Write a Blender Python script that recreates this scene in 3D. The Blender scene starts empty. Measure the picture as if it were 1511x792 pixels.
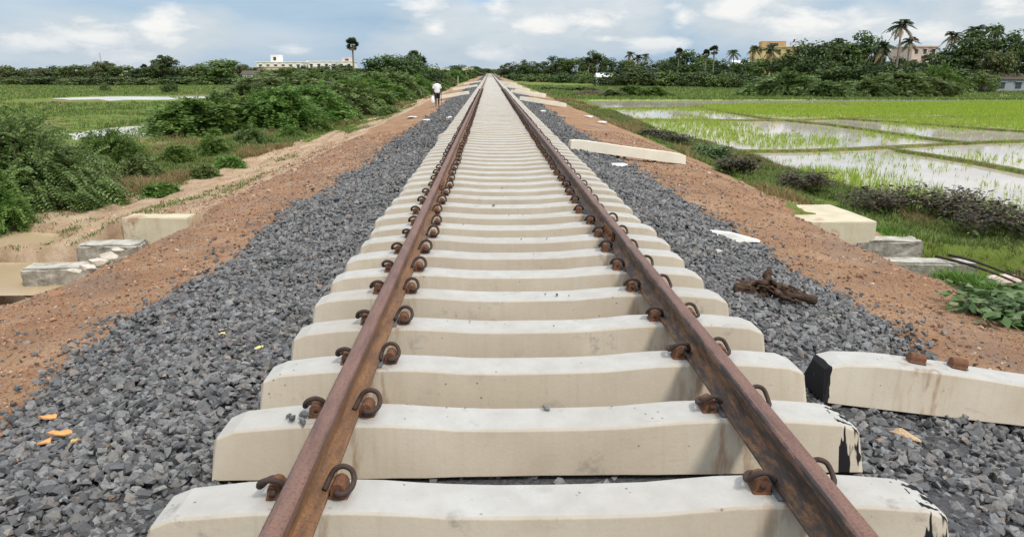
import bpy, bmesh, math, random
import numpy as np
from mathutils import Vector, Matrix
random.seed(7)
RNG = np.random.default_rng(11)
S = bpy.context.scene
COL = S.collection
R = math.radians

# ------------------------------------------------------------------ camera survey
F_PX, IW, IH = 1083.0, 1511.0, 792.0
PITCH = math.atan((396 - 105) / F_PX)
YAW = math.atan((755.5 - 722) / F_PX * math.cos(PITCH))
CAM = np.array([-0.221, 0.0, 1.468])
FW = np.array([math.sin(YAW) * math.cos(PITCH), math.cos(YAW) * math.cos(PITCH), -math.sin(PITCH)])
RT = np.array([math.cos(YAW), -math.sin(YAW), 0.0])
UP = np.cross(RT, FW)

def ray(u, v):
    return FW * F_PX + RT * (u - IW / 2) + UP * (IH / 2 - v)
def on_plane(u, v, z):
    d = ray(u, v); t = (z - CAM[2]) / d[2]
    return CAM + d * t
def at_depth(u, v, Y):
    d = ray(u, v); t = (Y - CAM[1]) / d[1]
    return CAM + d * t

# ------------------------------------------------------------------ generic helpers
def tag(o, label=None, cat=None, group=None, kind=None):
    if label: o['label'] = label
    if cat: o['category'] = cat
    if group: o['group'] = group
    if kind: o['kind'] = kind
    return o
def empty(name, loc, rz=0.0):
    o = bpy.data.objects.new(name, None); COL.objects.link(o)
    o.empty_display_size = 0.2
    o.location = loc; o.rotation_euler = (0, 0, rz)
    return o
def link_mesh(name, me, mat, parent=None):
    o = bpy.data.objects.new(name, me); COL.objects.link(o)
    if mat is not None and len(me.materials) == 0: me.materials.append(mat)
    if parent is not None: o.parent = parent
    return o
def np_mesh(name, V, Fc, mat, parent=None, smooth=False, attrs=None):
    V = np.asarray(V, np.float32); Fc = np.asarray(Fc, np.int32)
    me = bpy.data.meshes.new(name)
    n, k = Fc.shape
    me.vertices.add(len(V)); me.vertices.foreach_set('co', V.ravel())
    me.loops.add(n * k); me.loops.foreach_set('vertex_index', Fc.ravel())
    me.polygons.add(n)
    me.polygons.foreach_set('loop_start', np.arange(0, n * k, k, dtype=np.int32))
    me.update(calc_edges=True)
    me.polygons.foreach_set('use_smooth', np.full(n, smooth))
    if attrs:
        for an, C in attrs.items():
            a = me.color_attributes.new(an, 'FLOAT_COLOR', 'POINT')
            a.data.foreach_set('color', np.asarray(C, np.float32).ravel())
    return link_mesh(name, me, mat, parent)
def bm_obj(name, bm, mat, parent=None, smooth=False):
    bmesh.ops.recalc_face_normals(bm, faces=bm.faces)
    me = bpy.data.meshes.new(name); bm.to_mesh(me); bm.free()
    if smooth: me.polygons.foreach_set('use_smooth', [True] * len(me.polygons))
    return link_mesh(name, me, mat, parent)
def add_box(bm, c, s, rot=None, taper=1.0):
    hx, hy, hz = s[0] / 2, s[1] / 2, s[2] / 2
    vs = []
    for z in (-1, 1):
        k = taper if z > 0 else 1.0
        for x, y in ((-1, -1), (1, -1), (1, 1), (-1, 1)):
            p = Vector((x * hx * k, y * hy * k, z * hz))
            if rot is not None: p = rot @ p
            vs.append(bm.verts.new(p + Vector(c)))
    for f in ((3, 2, 1, 0), (4, 5, 6, 7), (0, 1, 5, 4), (1, 2, 6, 5), (2, 3, 7, 6), (3, 0, 4, 7)):
        bm.faces.new([vs[i] for i in f])
    return vs
def add_tube(bm, pts, rad, seg=8, cap=True):
    pts = [Vector(p) for p in pts]
    rs = rad if hasattr(rad, '__len__') else [rad] * len(pts)
    rings = []; up = None
    for i, p in enumerate(pts):
        d = (pts[min(i + 1, len(pts) - 1)] - pts[max(i - 1, 0)]).normalized()
        if up is None: up = Vector((0, 0, 1)) if abs(d.z) < .9 else Vector((1, 0, 0))
        a = (up - d * up.dot(d)).normalized(); up = a; b = d.cross(a)
        rings.append([bm.verts.new(p + (a * math.cos(2 * math.pi * k / seg) + b * math.sin(2 * math.pi * k / seg)) * rs[i]) for k in range(seg)])
    for r0, r1 in zip(rings, rings[1:]):
        for k in range(seg):
            bm.faces.new((r0[k], r0[(k + 1) % seg], r1[(k + 1) % seg], r1[k]))
    if cap:
        bm.faces.new(rings[0][::-1]); bm.faces.new(rings[-1])
def smooth_path(P, n=5):
    P = [Vector(p) for p in P]; out = []
    for i in range(len(P) - 1):
        p0, p1, p2, p3 = P[max(i - 1, 0)], P[i], P[i + 1], P[min(i + 2, len(P) - 1)]
        for j in range(n):
            t = j / n
            out.append(0.5 * ((2 * p1) + (p2 - p0) * t + (2 * p0 - 5 * p1 + 4 * p2 - p3) * t * t + (3 * p1 - p0 - 3 * p2 + p3) * t ** 3))
    out.append(P[-1]); return out
ONES = "zeroth first second third fourth fifth sixth seventh eighth ninth tenth eleventh twelfth thirteenth fourteenth fifteenth sixteenth seventeenth eighteenth nineteenth twentieth".split()
TENS = {20: 'twenty', 30: 'thirty', 40: 'forty', 50: 'fifty', 60: 'sixty'}
def ordw(n):
    if n <= 20: return ONES[n]
    t, r = n // 10 * 10, n % 10
    return TENS[t] + '-' + ONES[r] if r else TENS[t][:-1] + 'ieth'
def copy_tree(o, parent=None):
    c = o.copy(); COL.objects.link(c)
    if parent is not None: c.parent = parent
    for ch in o.children: copy_tree(ch, c)
    return c

# value noise in numpy
def _h(i, j, s):
    n = (i * 374761393 + j * 668265263 + s * 974711) & 0xffffffff
    n = ((n ^ (n >> 13)) * 1274126177) & 0xffffffff
    return ((n ^ (n >> 16)) & 0xffff) / 65535.0
def vnoise(x, y, s=0):
    xi = np.floor(x).astype(np.int64); yi = np.floor(y).astype(np.int64)
    u = x - xi; v = y - yi; u = u * u * (3 - 2 * u); v = v * v * (3 - 2 * v)
    return (_h(xi, yi, s) * (1 - u) + _h(xi + 1, yi, s) * u) * (1 - v) + (_h(xi, yi + 1, s) * (1 - u) + _h(xi + 1, yi + 1, s) * u) * v
def fbm(x, y, s=0, o=4):
    t = 0; a = .5; n = 0
    for k in range(o):
        t = t + a * vnoise(x * 2 ** k, y * 2 ** k, s + k * 17); n += a; a *= .5
    return t / n
def sstep(e0, e1, x):
    t = np.clip((x - e0) / (e1 - e0), 0, 1); return t * t * (3 - 2 * t)

# ------------------------------------------------------------------ materials
class NT:
    def __init__(self, name):
        self.m = bpy.data.materials.new(name); self.m.use_nodes = True
        self.t = self.m.node_tree; self.n = self.t.nodes; self.l = self.t.links
        self.p = self.n['Principled BSDF']; self.out = self.n['Material Output']
    def new(self, ty, **kw):
        x = self.n.new(ty)
        for k, v in kw.items(): setattr(x, k, v)
        return x
    def lk(self, a, b): self.l.new(a, b)
    def val(self, sock, v):
        if isinstance(v, bpy.types.NodeSocket): self.lk(v, sock)
        else: sock.default_value = v
    def obj(self): return self.new('ShaderNodeTexCoord').outputs['Object']
    def pos(self): return self.new('ShaderNodeNewGeometry').outputs['Position']
    def island(self): return self.new('ShaderNodeNewGeometry').outputs['Random Per Island']
    def rnd(self): return self.new('ShaderNodeObjectInfo').outputs['Random']
    def attr(self, n, ch=None):
        a = self.new('ShaderNodeAttribute', attribute_name=n)
        if ch is None: return a.outputs['Color']
        s = self.new('ShaderNodeSeparateColor'); self.lk(a.outputs['Color'], s.inputs[0]); return s.outputs[ch]
    def scale(self, v, s):
        x = self.new('ShaderNodeVectorMath', operation='MULTIPLY'); self.lk(v, x.inputs[0]); x.inputs[1].default_value = s; return x.outputs[0]
    def noise(self, v, sc, det=4, rough=.55, dist=0):
        x = self.new('ShaderNodeTexNoise'); self.lk(v, x.inputs['Vector'])
        x.inputs['Scale'].default_value = sc; x.inputs['Detail'].default_value = det; x.inputs['Roughness'].default_value = rough; x.inputs['Distortion'].default_value = dist
        return x.outputs['Fac']
    def voro(self, v, sc, out='Distance'):
        x = self.new('ShaderNodeTexVoronoi'); self.lk(v, x.inputs['Vector']); x.inputs['Scale'].default_value = sc
        return x.outputs[out]
    def ramp(self, f, stops, interp='LINEAR'):
        x = self.new('ShaderNodeValToRGB'); self.lk(f, x.inputs[0]); e = x.color_ramp.elements; x.color_ramp.interpolation = interp
        while len(e) < len(stops): e.new(0.5)
        for el, (p, c) in zip(e, stops):
            el.position = p; el.color = (c, c, c, 1) if not hasattr(c, '__len__') else (*c, 1)
        return x.outputs[0]
    def mix(self, f, a, b, blend='MIX'):
        x = self.new('ShaderNodeMix', data_type='RGBA', blend_type=blend)
        self.val(x.inputs[0], f)
        for s, v in ((x.inputs[6], a), (x.inputs[7], b)):
            self.val(s, v if isinstance(v, bpy.types.NodeSocket) else (*v, 1))
        return x.outputs[2]
    def math(self, op, a, b=0.0, clamp=False):
        x = self.new('ShaderNodeMath', operation=op, use_clamp=clamp); self.val(x.inputs[0], a); self.val(x.inputs[1], b); return x.outputs[0]
    def sep(self, v):
        s = self.new('ShaderNodeSeparateXYZ'); self.lk(v, s.inputs[0]); return s.outputs
    def bump(self, h, st=.5, d=.01):
        b = self.new('ShaderNodeBump'); self.lk(h, b.inputs['Height']); b.inputs['Strength'].default_value = st; b.inputs['Distance'].default_value = d
        self.lk(b.outputs[0], self.p.inputs['Normal']); return b
    def done(self, col, rough=.8, spec=.3, metal=0):
        self.val(self.p.inputs['Base Color'], col if isinstance(col, bpy.types.NodeSocket) else (*col, 1))
        self.val(self.p.inputs['Roughness'], rough); self.p.inputs['Specular IOR Level'].default_value = spec; self.val(self.p.inputs['Metallic'], metal)
        return self.m
def foliage(name, cols, trans=.25, rough=.55, hv=.07):
    t = NT(name)
    c = t.ramp(t.island(), [(i / (len(cols) - 1), k) for i, k in enumerate(cols)])
    h = t.new('ShaderNodeHueSaturation'); t.lk(c, h.inputs['Color'])
    r = t.rnd()
    t.lk(t.math('ADD', t.math('MULTIPLY', r, hv * .4), .5 - hv * .2), h.inputs['Hue'])
    t.lk(t.math('ADD', t.math('MULTIPLY', r, hv * 4), 1 - hv * 2), h.inputs['Value'])
    t.done(h.outputs[0], rough, .25)
    if trans:
        tr = t.new('ShaderNodeBsdfTranslucent'); t.lk(h.outputs[0], tr.inputs[0])
        mx = t.new('ShaderNodeMixShader'); mx.inputs[0].default_value = trans
        t.lk(t.p.outputs[0], mx.inputs[1]); t.lk(tr.outputs[0], mx.inputs[2]); t.lk(mx.outputs[0], t.out.inputs[0])
    return t.m
def plain(name, col, rough=.7, spec=.3, var=.25, sc=6.0, bump=.2, metal=0):
    t = NT(name); v = t.obj(); n = t.noise(v, sc, 5)
    a = tuple(c * (1 - var) for c in col); b = tuple(min(1, c * (1 + var)) for c in col)
    if bump: t.bump(t.noise(v, sc * 4, 4), bump, .01)
    return t.done(t.ramp(n, [(.3, a), (.7, b)]), rough, spec, metal)

def concrete_mat(name, end_paint=0):
    t = NT(name); v = t.obj(); r = t.rnd()
    off = t.new('ShaderNodeVectorMath', operation='ADD'); t.lk(v, off.inputs[0])
    cm = t.new('ShaderNodeCombineXYZ'); t.lk(t.math('MULTIPLY', r, 37.0), cm.inputs[0]); t.lk(t.math('MULTIPLY', r, 91.0), cm.inputs[1]); t.lk(cm.outputs[0], off.inputs[1])
    o = off.outputs[0]
    c = t.ramp(t.noise(o, 2.2, 5, .6), [(.3, (.44, .375, .29)), (.55, (.505, .445, .355)), (.75, (.54, .49, .41))])
    # vertical run-off streaks in the cement skin
    st = t.noise(t.scale(o, (26, 2.0, 1.3)), 1.0, 3)
    c = t.mix(t.ramp(st, [(.5, 0.0), (.72, .28)]), c, (.40, .325, .24))
    c = t.mix(t.ramp(t.noise(o, 1.1, 3), [(.52, 0.0), (.7, .35)]), c, (.42, .345, .25))
    # bluish sky tint painted onto dusty tops; sides keep the warm ground-bounce cream
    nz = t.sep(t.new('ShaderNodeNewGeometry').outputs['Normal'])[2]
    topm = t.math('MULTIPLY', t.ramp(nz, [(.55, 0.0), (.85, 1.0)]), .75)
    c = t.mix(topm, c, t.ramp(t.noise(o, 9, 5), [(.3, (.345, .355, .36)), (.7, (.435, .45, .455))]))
    # pits, spots, scuffs
    sp = t.voro(o, 16); c = t.mix(t.math('MULTIPLY', t.ramp(sp, [(.06, 1.0), (.11, 0.0)]), t.ramp(t.noise(o, 3.0, 2), [(.50, 0.0), (.57, .9)])), c, (.08, .075, .07))
    sc = t.noise(t.scale(o, (5, 30, 30)), 1.0, 4); c = t.mix(t.ramp(sc, [(.66, 0.0), (.74, .45)]), c, (.30, .26, .21))
    gr = t.noise(o, 140, 3); c = t.mix(t.ramp(gr, [(.35, .22), (.5, 0.0)]), c, (.38, .34, .28))
    dirt = t.math('MULTIPLY', t.ramp(t.noise(o, .8, 4), [(.45, 0.0), (.75, .6)]), t.math('ADD', t.math('MULTIPLY', r, .8), .1))
    c = t.mix(dirt, c, (.31, .26, .20))
    xr = t.math('ABSOLUTE', t.math('SUBTRACT', t.math('ABSOLUTE', t.sep(v)[0]), .87))
    rs = t.math('MULTIPLY', t.ramp(xr, [(.08, 1.0), (.19, 0.0)]), t.ramp(t.noise(t.scale(o, (18, 18, 3)), 1.0, 4), [(.48, 0.0), (.62, .6)]))
    c = t.mix(rs, c, (.24, .125, .06))
    mo = t.math('MULTIPLY', t.ramp(t.noise(o, 5.5, 6, .7), [(.58, 0.0), (.66, .55)]), t.ramp(t.noise(o, 1.7, 2), [(.5, 0.0), (.6, 1.0)]))
    c = t.mix(mo, c, (.20, .185, .16))
    if end_paint:
        x = t.sep(v)[0]
        if end_paint == 1:      # dripping black strokes on the +x end
            m = t.math('MULTIPLY', t.ramp(x, [(.0, 0.0), (1.0, 1.0)]), 1.0)
            g = t.math('GREATER_THAN', x, 1.31)
            dr = t.ramp(t.noise(t.scale(v, (22, 22, 2.5)), 1.0, 2), [(.50, 0.0), (.53, 1.0)])
            c = t.mix(t.math('MULTIPLY', g, dr), c, (.012, .012, .014))
        else:                   # black paint over the whole -x end
            nx = t.sep(t.new('ShaderNodeNewGeometry').outputs['True Normal'])[0]
            g = t.math('LESS_THAN', t.math('ADD', x, t.math('MULTIPLY', t.noise(v, 9, 3), .05)), -1.370)
            dr = t.ramp(t.noise(t.scale(v, (30, 30, 5)), 1.0, 4), [(.22, 0.0), (.30, 1.0)])
            c = t.mix(t.math('MULTIPLY', g, dr), c, (.016, .016, .018))
    t.bump(t.math('ADD', t.noise(o, 60, 4), t.math('MULTIPLY', t.noise(o, 7, 3), 2.0)), .25, .004)
    return t.done(c, .85, .2)

def rust_mat(name, base, hi, dk, sc=14):
    t = NT(name); v = t.pos()
    c = t.ramp(t.noise(t.scale(v, (1, .35, 1)), sc, 6, .65), [(.25, dk), (.48, base), (.62, base), (.8, hi)])
    c = t.mix(t.ramp(t.noise(v, sc * 7, 3), [(.4, .45), (.55, 0.0)]), c, dk)
    t.bump(t.noise(v, 120, 4), .35, .003)
    return t.done(c, .75, .3)

def rail_mat():
    t = NT('rusted_rail_steel'); v = t.obj(); xyz = t.sep(v)
    head = t.ramp(t.noise(t.scale(v, (6, .9, 6)), 3, 6, .65), [(.25, (.085, .045, .035)), (.5, (.165, .088, .068)), (.75, (.225, .118, .082))])
    web = t.ramp(t.noise(t.scale(v, (8, 1.2, 8)), 3.2, 6, .7), [(.28, (.06, .036, .024)), (.5, (.185, .09, .04)), (.72, (.29, .145, .05))])
    m = t.ramp(xyz[2], [(.119, 0.0), (.132, 1.0)])
    c = t.mix(m, web, head)
    # blackish blotches on the rail faces turned to -x
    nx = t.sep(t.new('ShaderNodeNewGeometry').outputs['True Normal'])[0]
    blotch = t.math('MULTIPLY', t.ramp(t.noise(t.scale(v, (6, 1.5, 6)), 4, 5, .7), [(.42, 0.0), (.56, .9)]), t.ramp(t.math('MULTIPLY', nx, -1.0), [(.1, 0.0), (.3, 1.0)]))
    c = t.mix(blotch, c, (.032, .03, .03))
    c = t.mix(t.ramp(t.noise(v, 90, 3), [(.38, .5), (.5, 0.0)]), c, (.06, .035, .028))
    t.bump(t.math('ADD', t.noise(v, 110, 4), t.noise(t.scale(v, (4, .5, 4)), 9, 3)), .3, .003)
    return t.done(c, .62, .4)

M = {}
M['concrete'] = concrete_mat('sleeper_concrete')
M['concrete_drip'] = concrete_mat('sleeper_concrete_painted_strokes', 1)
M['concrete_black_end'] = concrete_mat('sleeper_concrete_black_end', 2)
M['rail'] = rail_mat()
M['clip'] = rust_mat('dark_spring_steel', (.06, .038, .03), (.17, .075, .04), (.022, .017, .016), 30)
M['shoulder'] = rust_mat('rusty_cast_iron', (.165, .072, .036), (.46, .32, .21), (.045, .026, .02), 44)
M['pad'] = plain('grey_rubber_pad', (.11, .12, .13), .7, .3)
M['plate'] = rust_mat('rusty_fishplate', (.2, .09, .04), (.36, .17, .06), (.05, .03, .02), 16)
def stone_mat():
    t = NT('crushed_granite'); v = t.obj(); i = t.island()
    c = t.ramp(i, [(0, (.05, .05, .051)), (.25, (.092, .093, .095)), (.5, (.145, .146, .148)), (.74, (.225, .225, .224)), (.86, (.14, .118, .108)), (.94, (.16, .155, .14)), (.975, (.27, .265, .25)), (1, (.24, .17, .12))])
    c = t.mix(t.ramp(t.noise(v, 70, 4), [(.35, .5), (.6, 0.0)]), c, (.07, .07, .075))
    c = t.mix(t.ramp(t.noise(v, 38, 3), [(.6, 0.0), (.75, .35)]), c, (.33, .33, .33))
    t.bump(t.noise(v, 90, 4), .5, .004)
    return t.done(c, .62, .38)
M['stone'] = stone_mat()
def pebble_mat():
    t = NT('laterite_pebbles'); i = t.island()
    c = t.ramp(i, [(0, (.13, .07, .05)), (.35, (.26, .14, .085)), (.65, (.38, .22, .13)), (.85, (.17, .15, .14)), (1, (.5, .40, .30))])
    return t.done(c, .85, .2)
M['pebble'] = pebble_mat()
def clod_mat():
    t = NT('earth_clods'); c = t.ramp(t.island(), [(0, (.22, .12, .075)), (.4, (.36, .22, .14)), (.8, (.50, .36, .25)), (1, (.62, .52, .42))])
    return t.done(c, .95, .1)
M['clod'] = clod_mat()
M['drygrass'] = foliage('dry_straw_grass', [(.16, .11, .05), (.26, .19, .085), (.36, .28, .13), (.16, .17, .06)], .3)
M['bark'] = plain('tree_bark', (.16, .12, .085), .9, .1, .4, 5, .4)
M['palm_bark'] = plain('palm_bark', (.21, .18, .145), .9, .1, .3, 8, .4)
M['twig'] = plain('shrub_stems', (.13, .1, .065), .9, .1, .3, 9, .3)
M['prosopis'] = foliage('feathery_scrub_leaves', [(.066, .10, .03), (.105, .155, .046), (.155, .215, .066), (.215, .275, .095)], .32)
M['prosopis_lush'] = foliage('lush_scrub_leaves', [(.05, .10, .02), (.088, .165, .032), (.14, .235, .048), (.215, .305, .075)], .38)
M['broad'] = foliage('dark_tree_leaves', [(.022, .042, .012), (.038, .07, .018), (.062, .10, .024), (.10, .145, .034)], .2)
M['broad_mid'] = foliage('mid_green_tree_leaves', [(.042, .075, .018), (.072, .115, .026), (.11, .16, .036), (.155, .20, .05)], .2)
M['broad_olive'] = foliage('olive_tree_leaves', [(.06, .08, .03), (.1, .115, .04), (.14, .15, .05)], .2)
M['palm'] = foliage('palm_leaves', [(.022, .04, .016), (.04, .062, .022), (.075, .09, .03)], .15)
M['palm_dead'] = foliage('dry_palm_leaves', [(.16, .11, .06), (.24, .17, .09)], .1)
M['rice'] = foliage('rice_seedlings', [(.15, .27, .022), (.23, .38, .03), (.31, .47, .045), (.38, .47, .09)], .35)
M['grass'] = foliage('verge_grass', [(.06, .10, .025), (.10, .15, .035), (.16, .21, .05), (.24, .23, .09)], .3)
M['lushgrass'] = foliage('lush_weeds', [(.06, .13, .02), (.10, .2, .03), (.17, .28, .05)], .3)
M['purple'] = foliage('purple_weed_leaves', [(.025, .017, .014), (.045, .028, .022), (.07, .042, .03), (.05, .062, .026), (.075, .09, .035), (.11, .075, .045)], .1)
M['pink'] = foliage('pinkish_weed_heads', [(.14, .08, .07), (.2, .12, .1), (.14, .13, .06)], .1)
M['bigleaf'] = foliage('broad_creeper_leaves', [(.045, .09, .022), (.07, .13, .035), (.12, .19, .07), (.19, .24, .12)], .2)
def old_block_mat():
    t = NT('weathered_masonry'); v = t.obj()
    c = t.ramp(t.noise(v, 5, 6, .65), [(.3, (.13, .115, .095)), (.5, (.27, .25, .21)), (.7, (.42, .39, .34))])
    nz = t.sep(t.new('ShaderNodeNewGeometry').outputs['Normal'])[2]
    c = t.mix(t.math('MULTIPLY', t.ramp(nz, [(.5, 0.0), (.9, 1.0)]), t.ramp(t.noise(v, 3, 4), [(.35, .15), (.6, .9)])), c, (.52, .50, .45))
    c = t.mix(t.ramp(t.noise(v, 12, 3), [(.6, 0.0), (.7, .5)]), c, (.07, .08, .045))
    t.bump(t.noise(v, 18, 5), .6, .03)
    return t.done(c, .9, .15)
M['oldblock'] = old_block_mat()
def new_conc_mat():
    t = NT('cast_culvert_concrete'); v = t.obj()
    c = t.ramp(t.noise(v, 2.5, 5), [(.3, (.47, .41, .29)), (.7, (.60, .545, .42))])
    c = t.mix(t.ramp(t.noise(t.scale(v, (14, 14, 1)), 1, 3), [(.55, 0.0), (.75, .4)]), c, (.40, .33, .21))
    c = t.mix(t.ramp(t.noise(v, 25, 4), [(.58, 0.0), (.7, .3)]), c, (.3, .26, .2))
    ds = t.ramp(t.math('ADD', t.noise(v, 2.6, 5, .65), t.math('MULTIPLY', t.sep(v)[0], -.16)), [(.52, 0.0), (.62, .85)])
    c = t.mix(ds, c, (.36, .235, .145))
    t.bump(t.noise(v, 30, 4), .3, .01)
    return t.done(c, .9, .15)
M['culvert'] = new_conc_mat()
M['pale_rock'] = plain('pale_rock', (.55, .50, .43), .9, .2, .25, 7, .5)
M['white_rock'] = plain('whitish_rubble', (.66, .65, .61), .9, .2, .15, 9, .4)
M['tan_rock'] = plain('tan_sandstone', (.46, .33, .21), .85, .2, .2, 10, .5)
M['ochre'] = plain('ochre_rock', (.50, .36, .14), .85, .2, .3, 14, .4)
M['orange'] = plain('orange_scrap', (.62, .30, .11), .7, .3, .25, 25, .4)
M['yleaf'] = plain('yellowed_leaf', (.62, .55, .22), .6, .3, .2, 30, .1)
def wood_mat():
    t = NT('weathered_driftwood'); v = t.obj()
    c = t.ramp(t.noise(t.scale(v, (9, 34, 34)), 1, 7, .75, 1.2), [(.36, (.014, .010, .008)), (.50, (.055, .034, .023)), (.62, (.13, .082, .052)), (.76, (.40, .30, .21))])
    t.bump(t.noise(t.scale(v, (8, 50, 50)), 1, 4), .8, .01)
    return t.done(c, .85, .2)
M['wood'] = wood_mat()
M['darkstick'] = plain('dark_dead_wood', (.045, .035, .03), .9, .15, .3, 12, .3)
M['whitewall'] = plain('whitewashed_wall', (.78, .75, .70), .85, .2, .07, .6, .1)
M['creamwall'] = plain('cream_wall', (.74, .62, .47), .85, .2, .08, .6, .1)
M['yellowwall'] = plain('ochre_yellow_wall', (.56, .43, .20), .85, .2, .12, .5, .1)
M['redwall'] = plain('raw_brick_wall', (.43, .29, .16), .9, .2, .2, .8, .1)
M['pinkwall'] = plain('pinkish_wall', (.60, .47, .42), .85, .2, .1, .6, .1)
M['greywall'] = plain('grey_shed_wall', (.27, .30, .33), .8, .2, .1, .8, .1)
M['window'] = plain('dark_window', (.05, .055, .06), .25, .5, .2, 2, 0)
M['roofsheet'] = plain('pale_roof_sheet', (.68, .72, .76), .5, .4, .08, 1, .1)
M['roofdark'] = plain('dark_thatch', (.10, .085, .07), .9, .1, .3, 3, .4)
M['tiles'] = plain('terracotta_roof', (.36, .16, .09), .85, .2, .2, 3, .3)
M['post'] = plain('post_concrete', (.50, .47, .42), .9, .2, .15, 4, .2)
M['mast'] = plain('mast_steel', (.42, .45, .5), .6, .3, .05, 2, 0)
M['skin'] = plain('brown_skin', (.085, .045, .028), .55, .35, .1, 8, 0)
M['hair'] = plain('black_hair', (.012, .011, .011), .5, .3, .2, 20, .2)
M['shirt'] = plain('white_shirt_cloth', (.78, .78, .77), .9, .1, .05, 10, .2)
M['shorts'] = plain('dark_shorts_cloth', (.022, .024, .03), .9, .1, .2, 10, .2)
M['bag'] = plain('white_plastic_bag', (.80, .80, .78), .5, .4, .05, 8, .3)
M['cane'] = plain('dark_tool_handle', (.05, .035, .025), .8, .2, .2, 8, 0)

def water_mat(name, col, rough=.03, ripple=.06):
    t = NT(name); v = t.pos()
    t.bump(t.noise(t.scale(v, (1, .6, 1)), 5, 4), ripple, .02)
    c = t.ramp(t.noise(v, .35, 4), [(.35, col), (.65, tuple(k * 1.25 for k in col))])
    t.p.inputs['IOR'].default_value = 1.33
    return t.done(c, rough, .5)
M['paddy_water'] = water_mat('muddy_paddy_water', (.47, .41, .355), .05, .05)
M['rippled_water'] = water_mat('wind_rippled_water', (.50, .47, .43), .22, .5)
M['mud_water'] = water_mat('brown_puddle_water', (.40, .30, .19), .12, .03)

def ground_mat():
    t = NT('embankment_and_fields'); v = t.pos()
    A = [t.attr('zone_a', i) for i in range(3)]; B = [t.attr('zone_b', i) for i in range(3)]
    n_f = t.noise(v, 9, 6, .7); n_m = t.noise(v, 1.3, 5, .6); n_g = t.noise(v, 45, 4, .7); n_l = t.noise(v, .22, 4, .6)
    grass = t.ramp(n_f, [(.25, (.07, .10, .025)), (.5, (.12, .165, .035)), (.75, (.19, .22, .06))])
    grass = t.mix(t.ramp(n_l, [(.4, 0.0), (.65, .55)]), grass, (.155, .20, .035))
    rice = t.ramp(n_f, [(.25, (.16, .24, .028)), (.55, (.225, .31, .035)), (.8, (.29, .36, .05))])
    rice = t.mix(t.ramp(n_l, [(.35, 0.0), (.7, .6)]), rice, (.20, .24, .05))
    dry = t.ramp(n_f, [(.3, (.14, .10, .055)), (.7, (.27, .215, .10))])
    soil = t.ramp(n_m, [(.28, (.255, .145, .085)), (.5, (.355, .21, .122)), (.72, (.455, .305, .195))])
    soil = t.mix(t.ramp(n_g, [(.35, .55), (.55, 0.0)]), soil, (.14, .08, .055))
    soil = t.mix(t.ramp(n_f, [(.55, 0.0), (.72, .5)]), soil, (.42, .285, .19))
    # grey stone dust tracked over the red soil
    soil = t.mix(t.math('MULTIPLY', t.ramp(t.noise(v, .9, 5, .65), [(.52, 0.0), (.68, .7)]), t.ramp(n_g, [(.4, .3), (.6, 1.0)])), soil, (.21, .17, .15))
    sand = t.ramp(t.noise(t.scale(v, (1.6, .5, 1)), 1.5, 6, .65), [(.3, (.29, .19, .12)), (.5, (.42, .305, .20)), (.72, (.56, .44, .32))])
    sand = t.mix(t.ramp(n_g, [(.35, .4), (.55, 0.0)]), sand, (.28, .17, .11))
    dark = t.ramp(n_g, [(.3, (.05, .05, .055)), (.7, (.13, .13, .135))])
    mud = t.ramp(n_m, [(.3, (.17, .115, .07)), (.7, (.27, .19, .12))])
    def thr(m, w=.35, n=n_m):   # break a soft mask edge up with noise
        return t.ramp(t.math('ADD', m, t.math('MULTIPLY', t.math('SUBTRACT', n, .5), w)), [(.42, 0.0), (.58, 1.0)])
    nb = t.noise(v, 3.2, 6, .7)
    c = grass
    c = t.mix(thr(B[0], .2), c, rice)
    c = t.mix(thr(B[1], .9, nb), c, dry)
    c = t.mix(thr(B[2], .3), c, mud)
    c = t.mix(thr(A[1], .8, nb), c, sand)
    c = t.mix(thr(A[0], .5, nb), c, soil)
    c = t.mix(thr(A[2], .3, n_f), c, dark)
    h = t.math('ADD', t.math('MULTIPLY', n_f, 1.5), n_g)
    t.bump(h, .8, .035)
    return t.done(c, .95, .12)
M['ground'] = ground_mat()

# ------------------------------------------------------------------ world, sun, camera
SUN_EL, SUN_AZ = R(52), R(142)
w = bpy.data.worlds.new('World'); S.world = w; w.use_nodes = True
wt = w.node_tree; bg = wt.nodes['Background']; bg.inputs[1].default_value = 0.1
class WN(NT):
    def __init__(self): self.t = wt; self.n = wt.nodes; self.l = wt.links
W_ = WN()
sky = wt.nodes.new('ShaderNodeTexSky'); sky.sky_type = 'NISHITA'; sky.sun_disc = False
sky.sun_elevation = SUN_EL; sky.sun_rotation = SUN_AZ; sky.air_density = 1.0; sky.dust_density = 1.5
gen = wt.nodes.new('ShaderNodeTexCoord').outputs['Generated']
xyz = W_.sep(gen); el = xyz[2]
stretch = W_.scale(gen, (1, 1, 2.6))
n1 = W_.noise(stretch, 5.0, 7, .55, .4); n2 = W_.noise(W_.scale(gen, (1, 1, 4.5)), 3.1, 6, .55); n3 = W_.noise(stretch, 14.0, 6, .6, .3)
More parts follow.
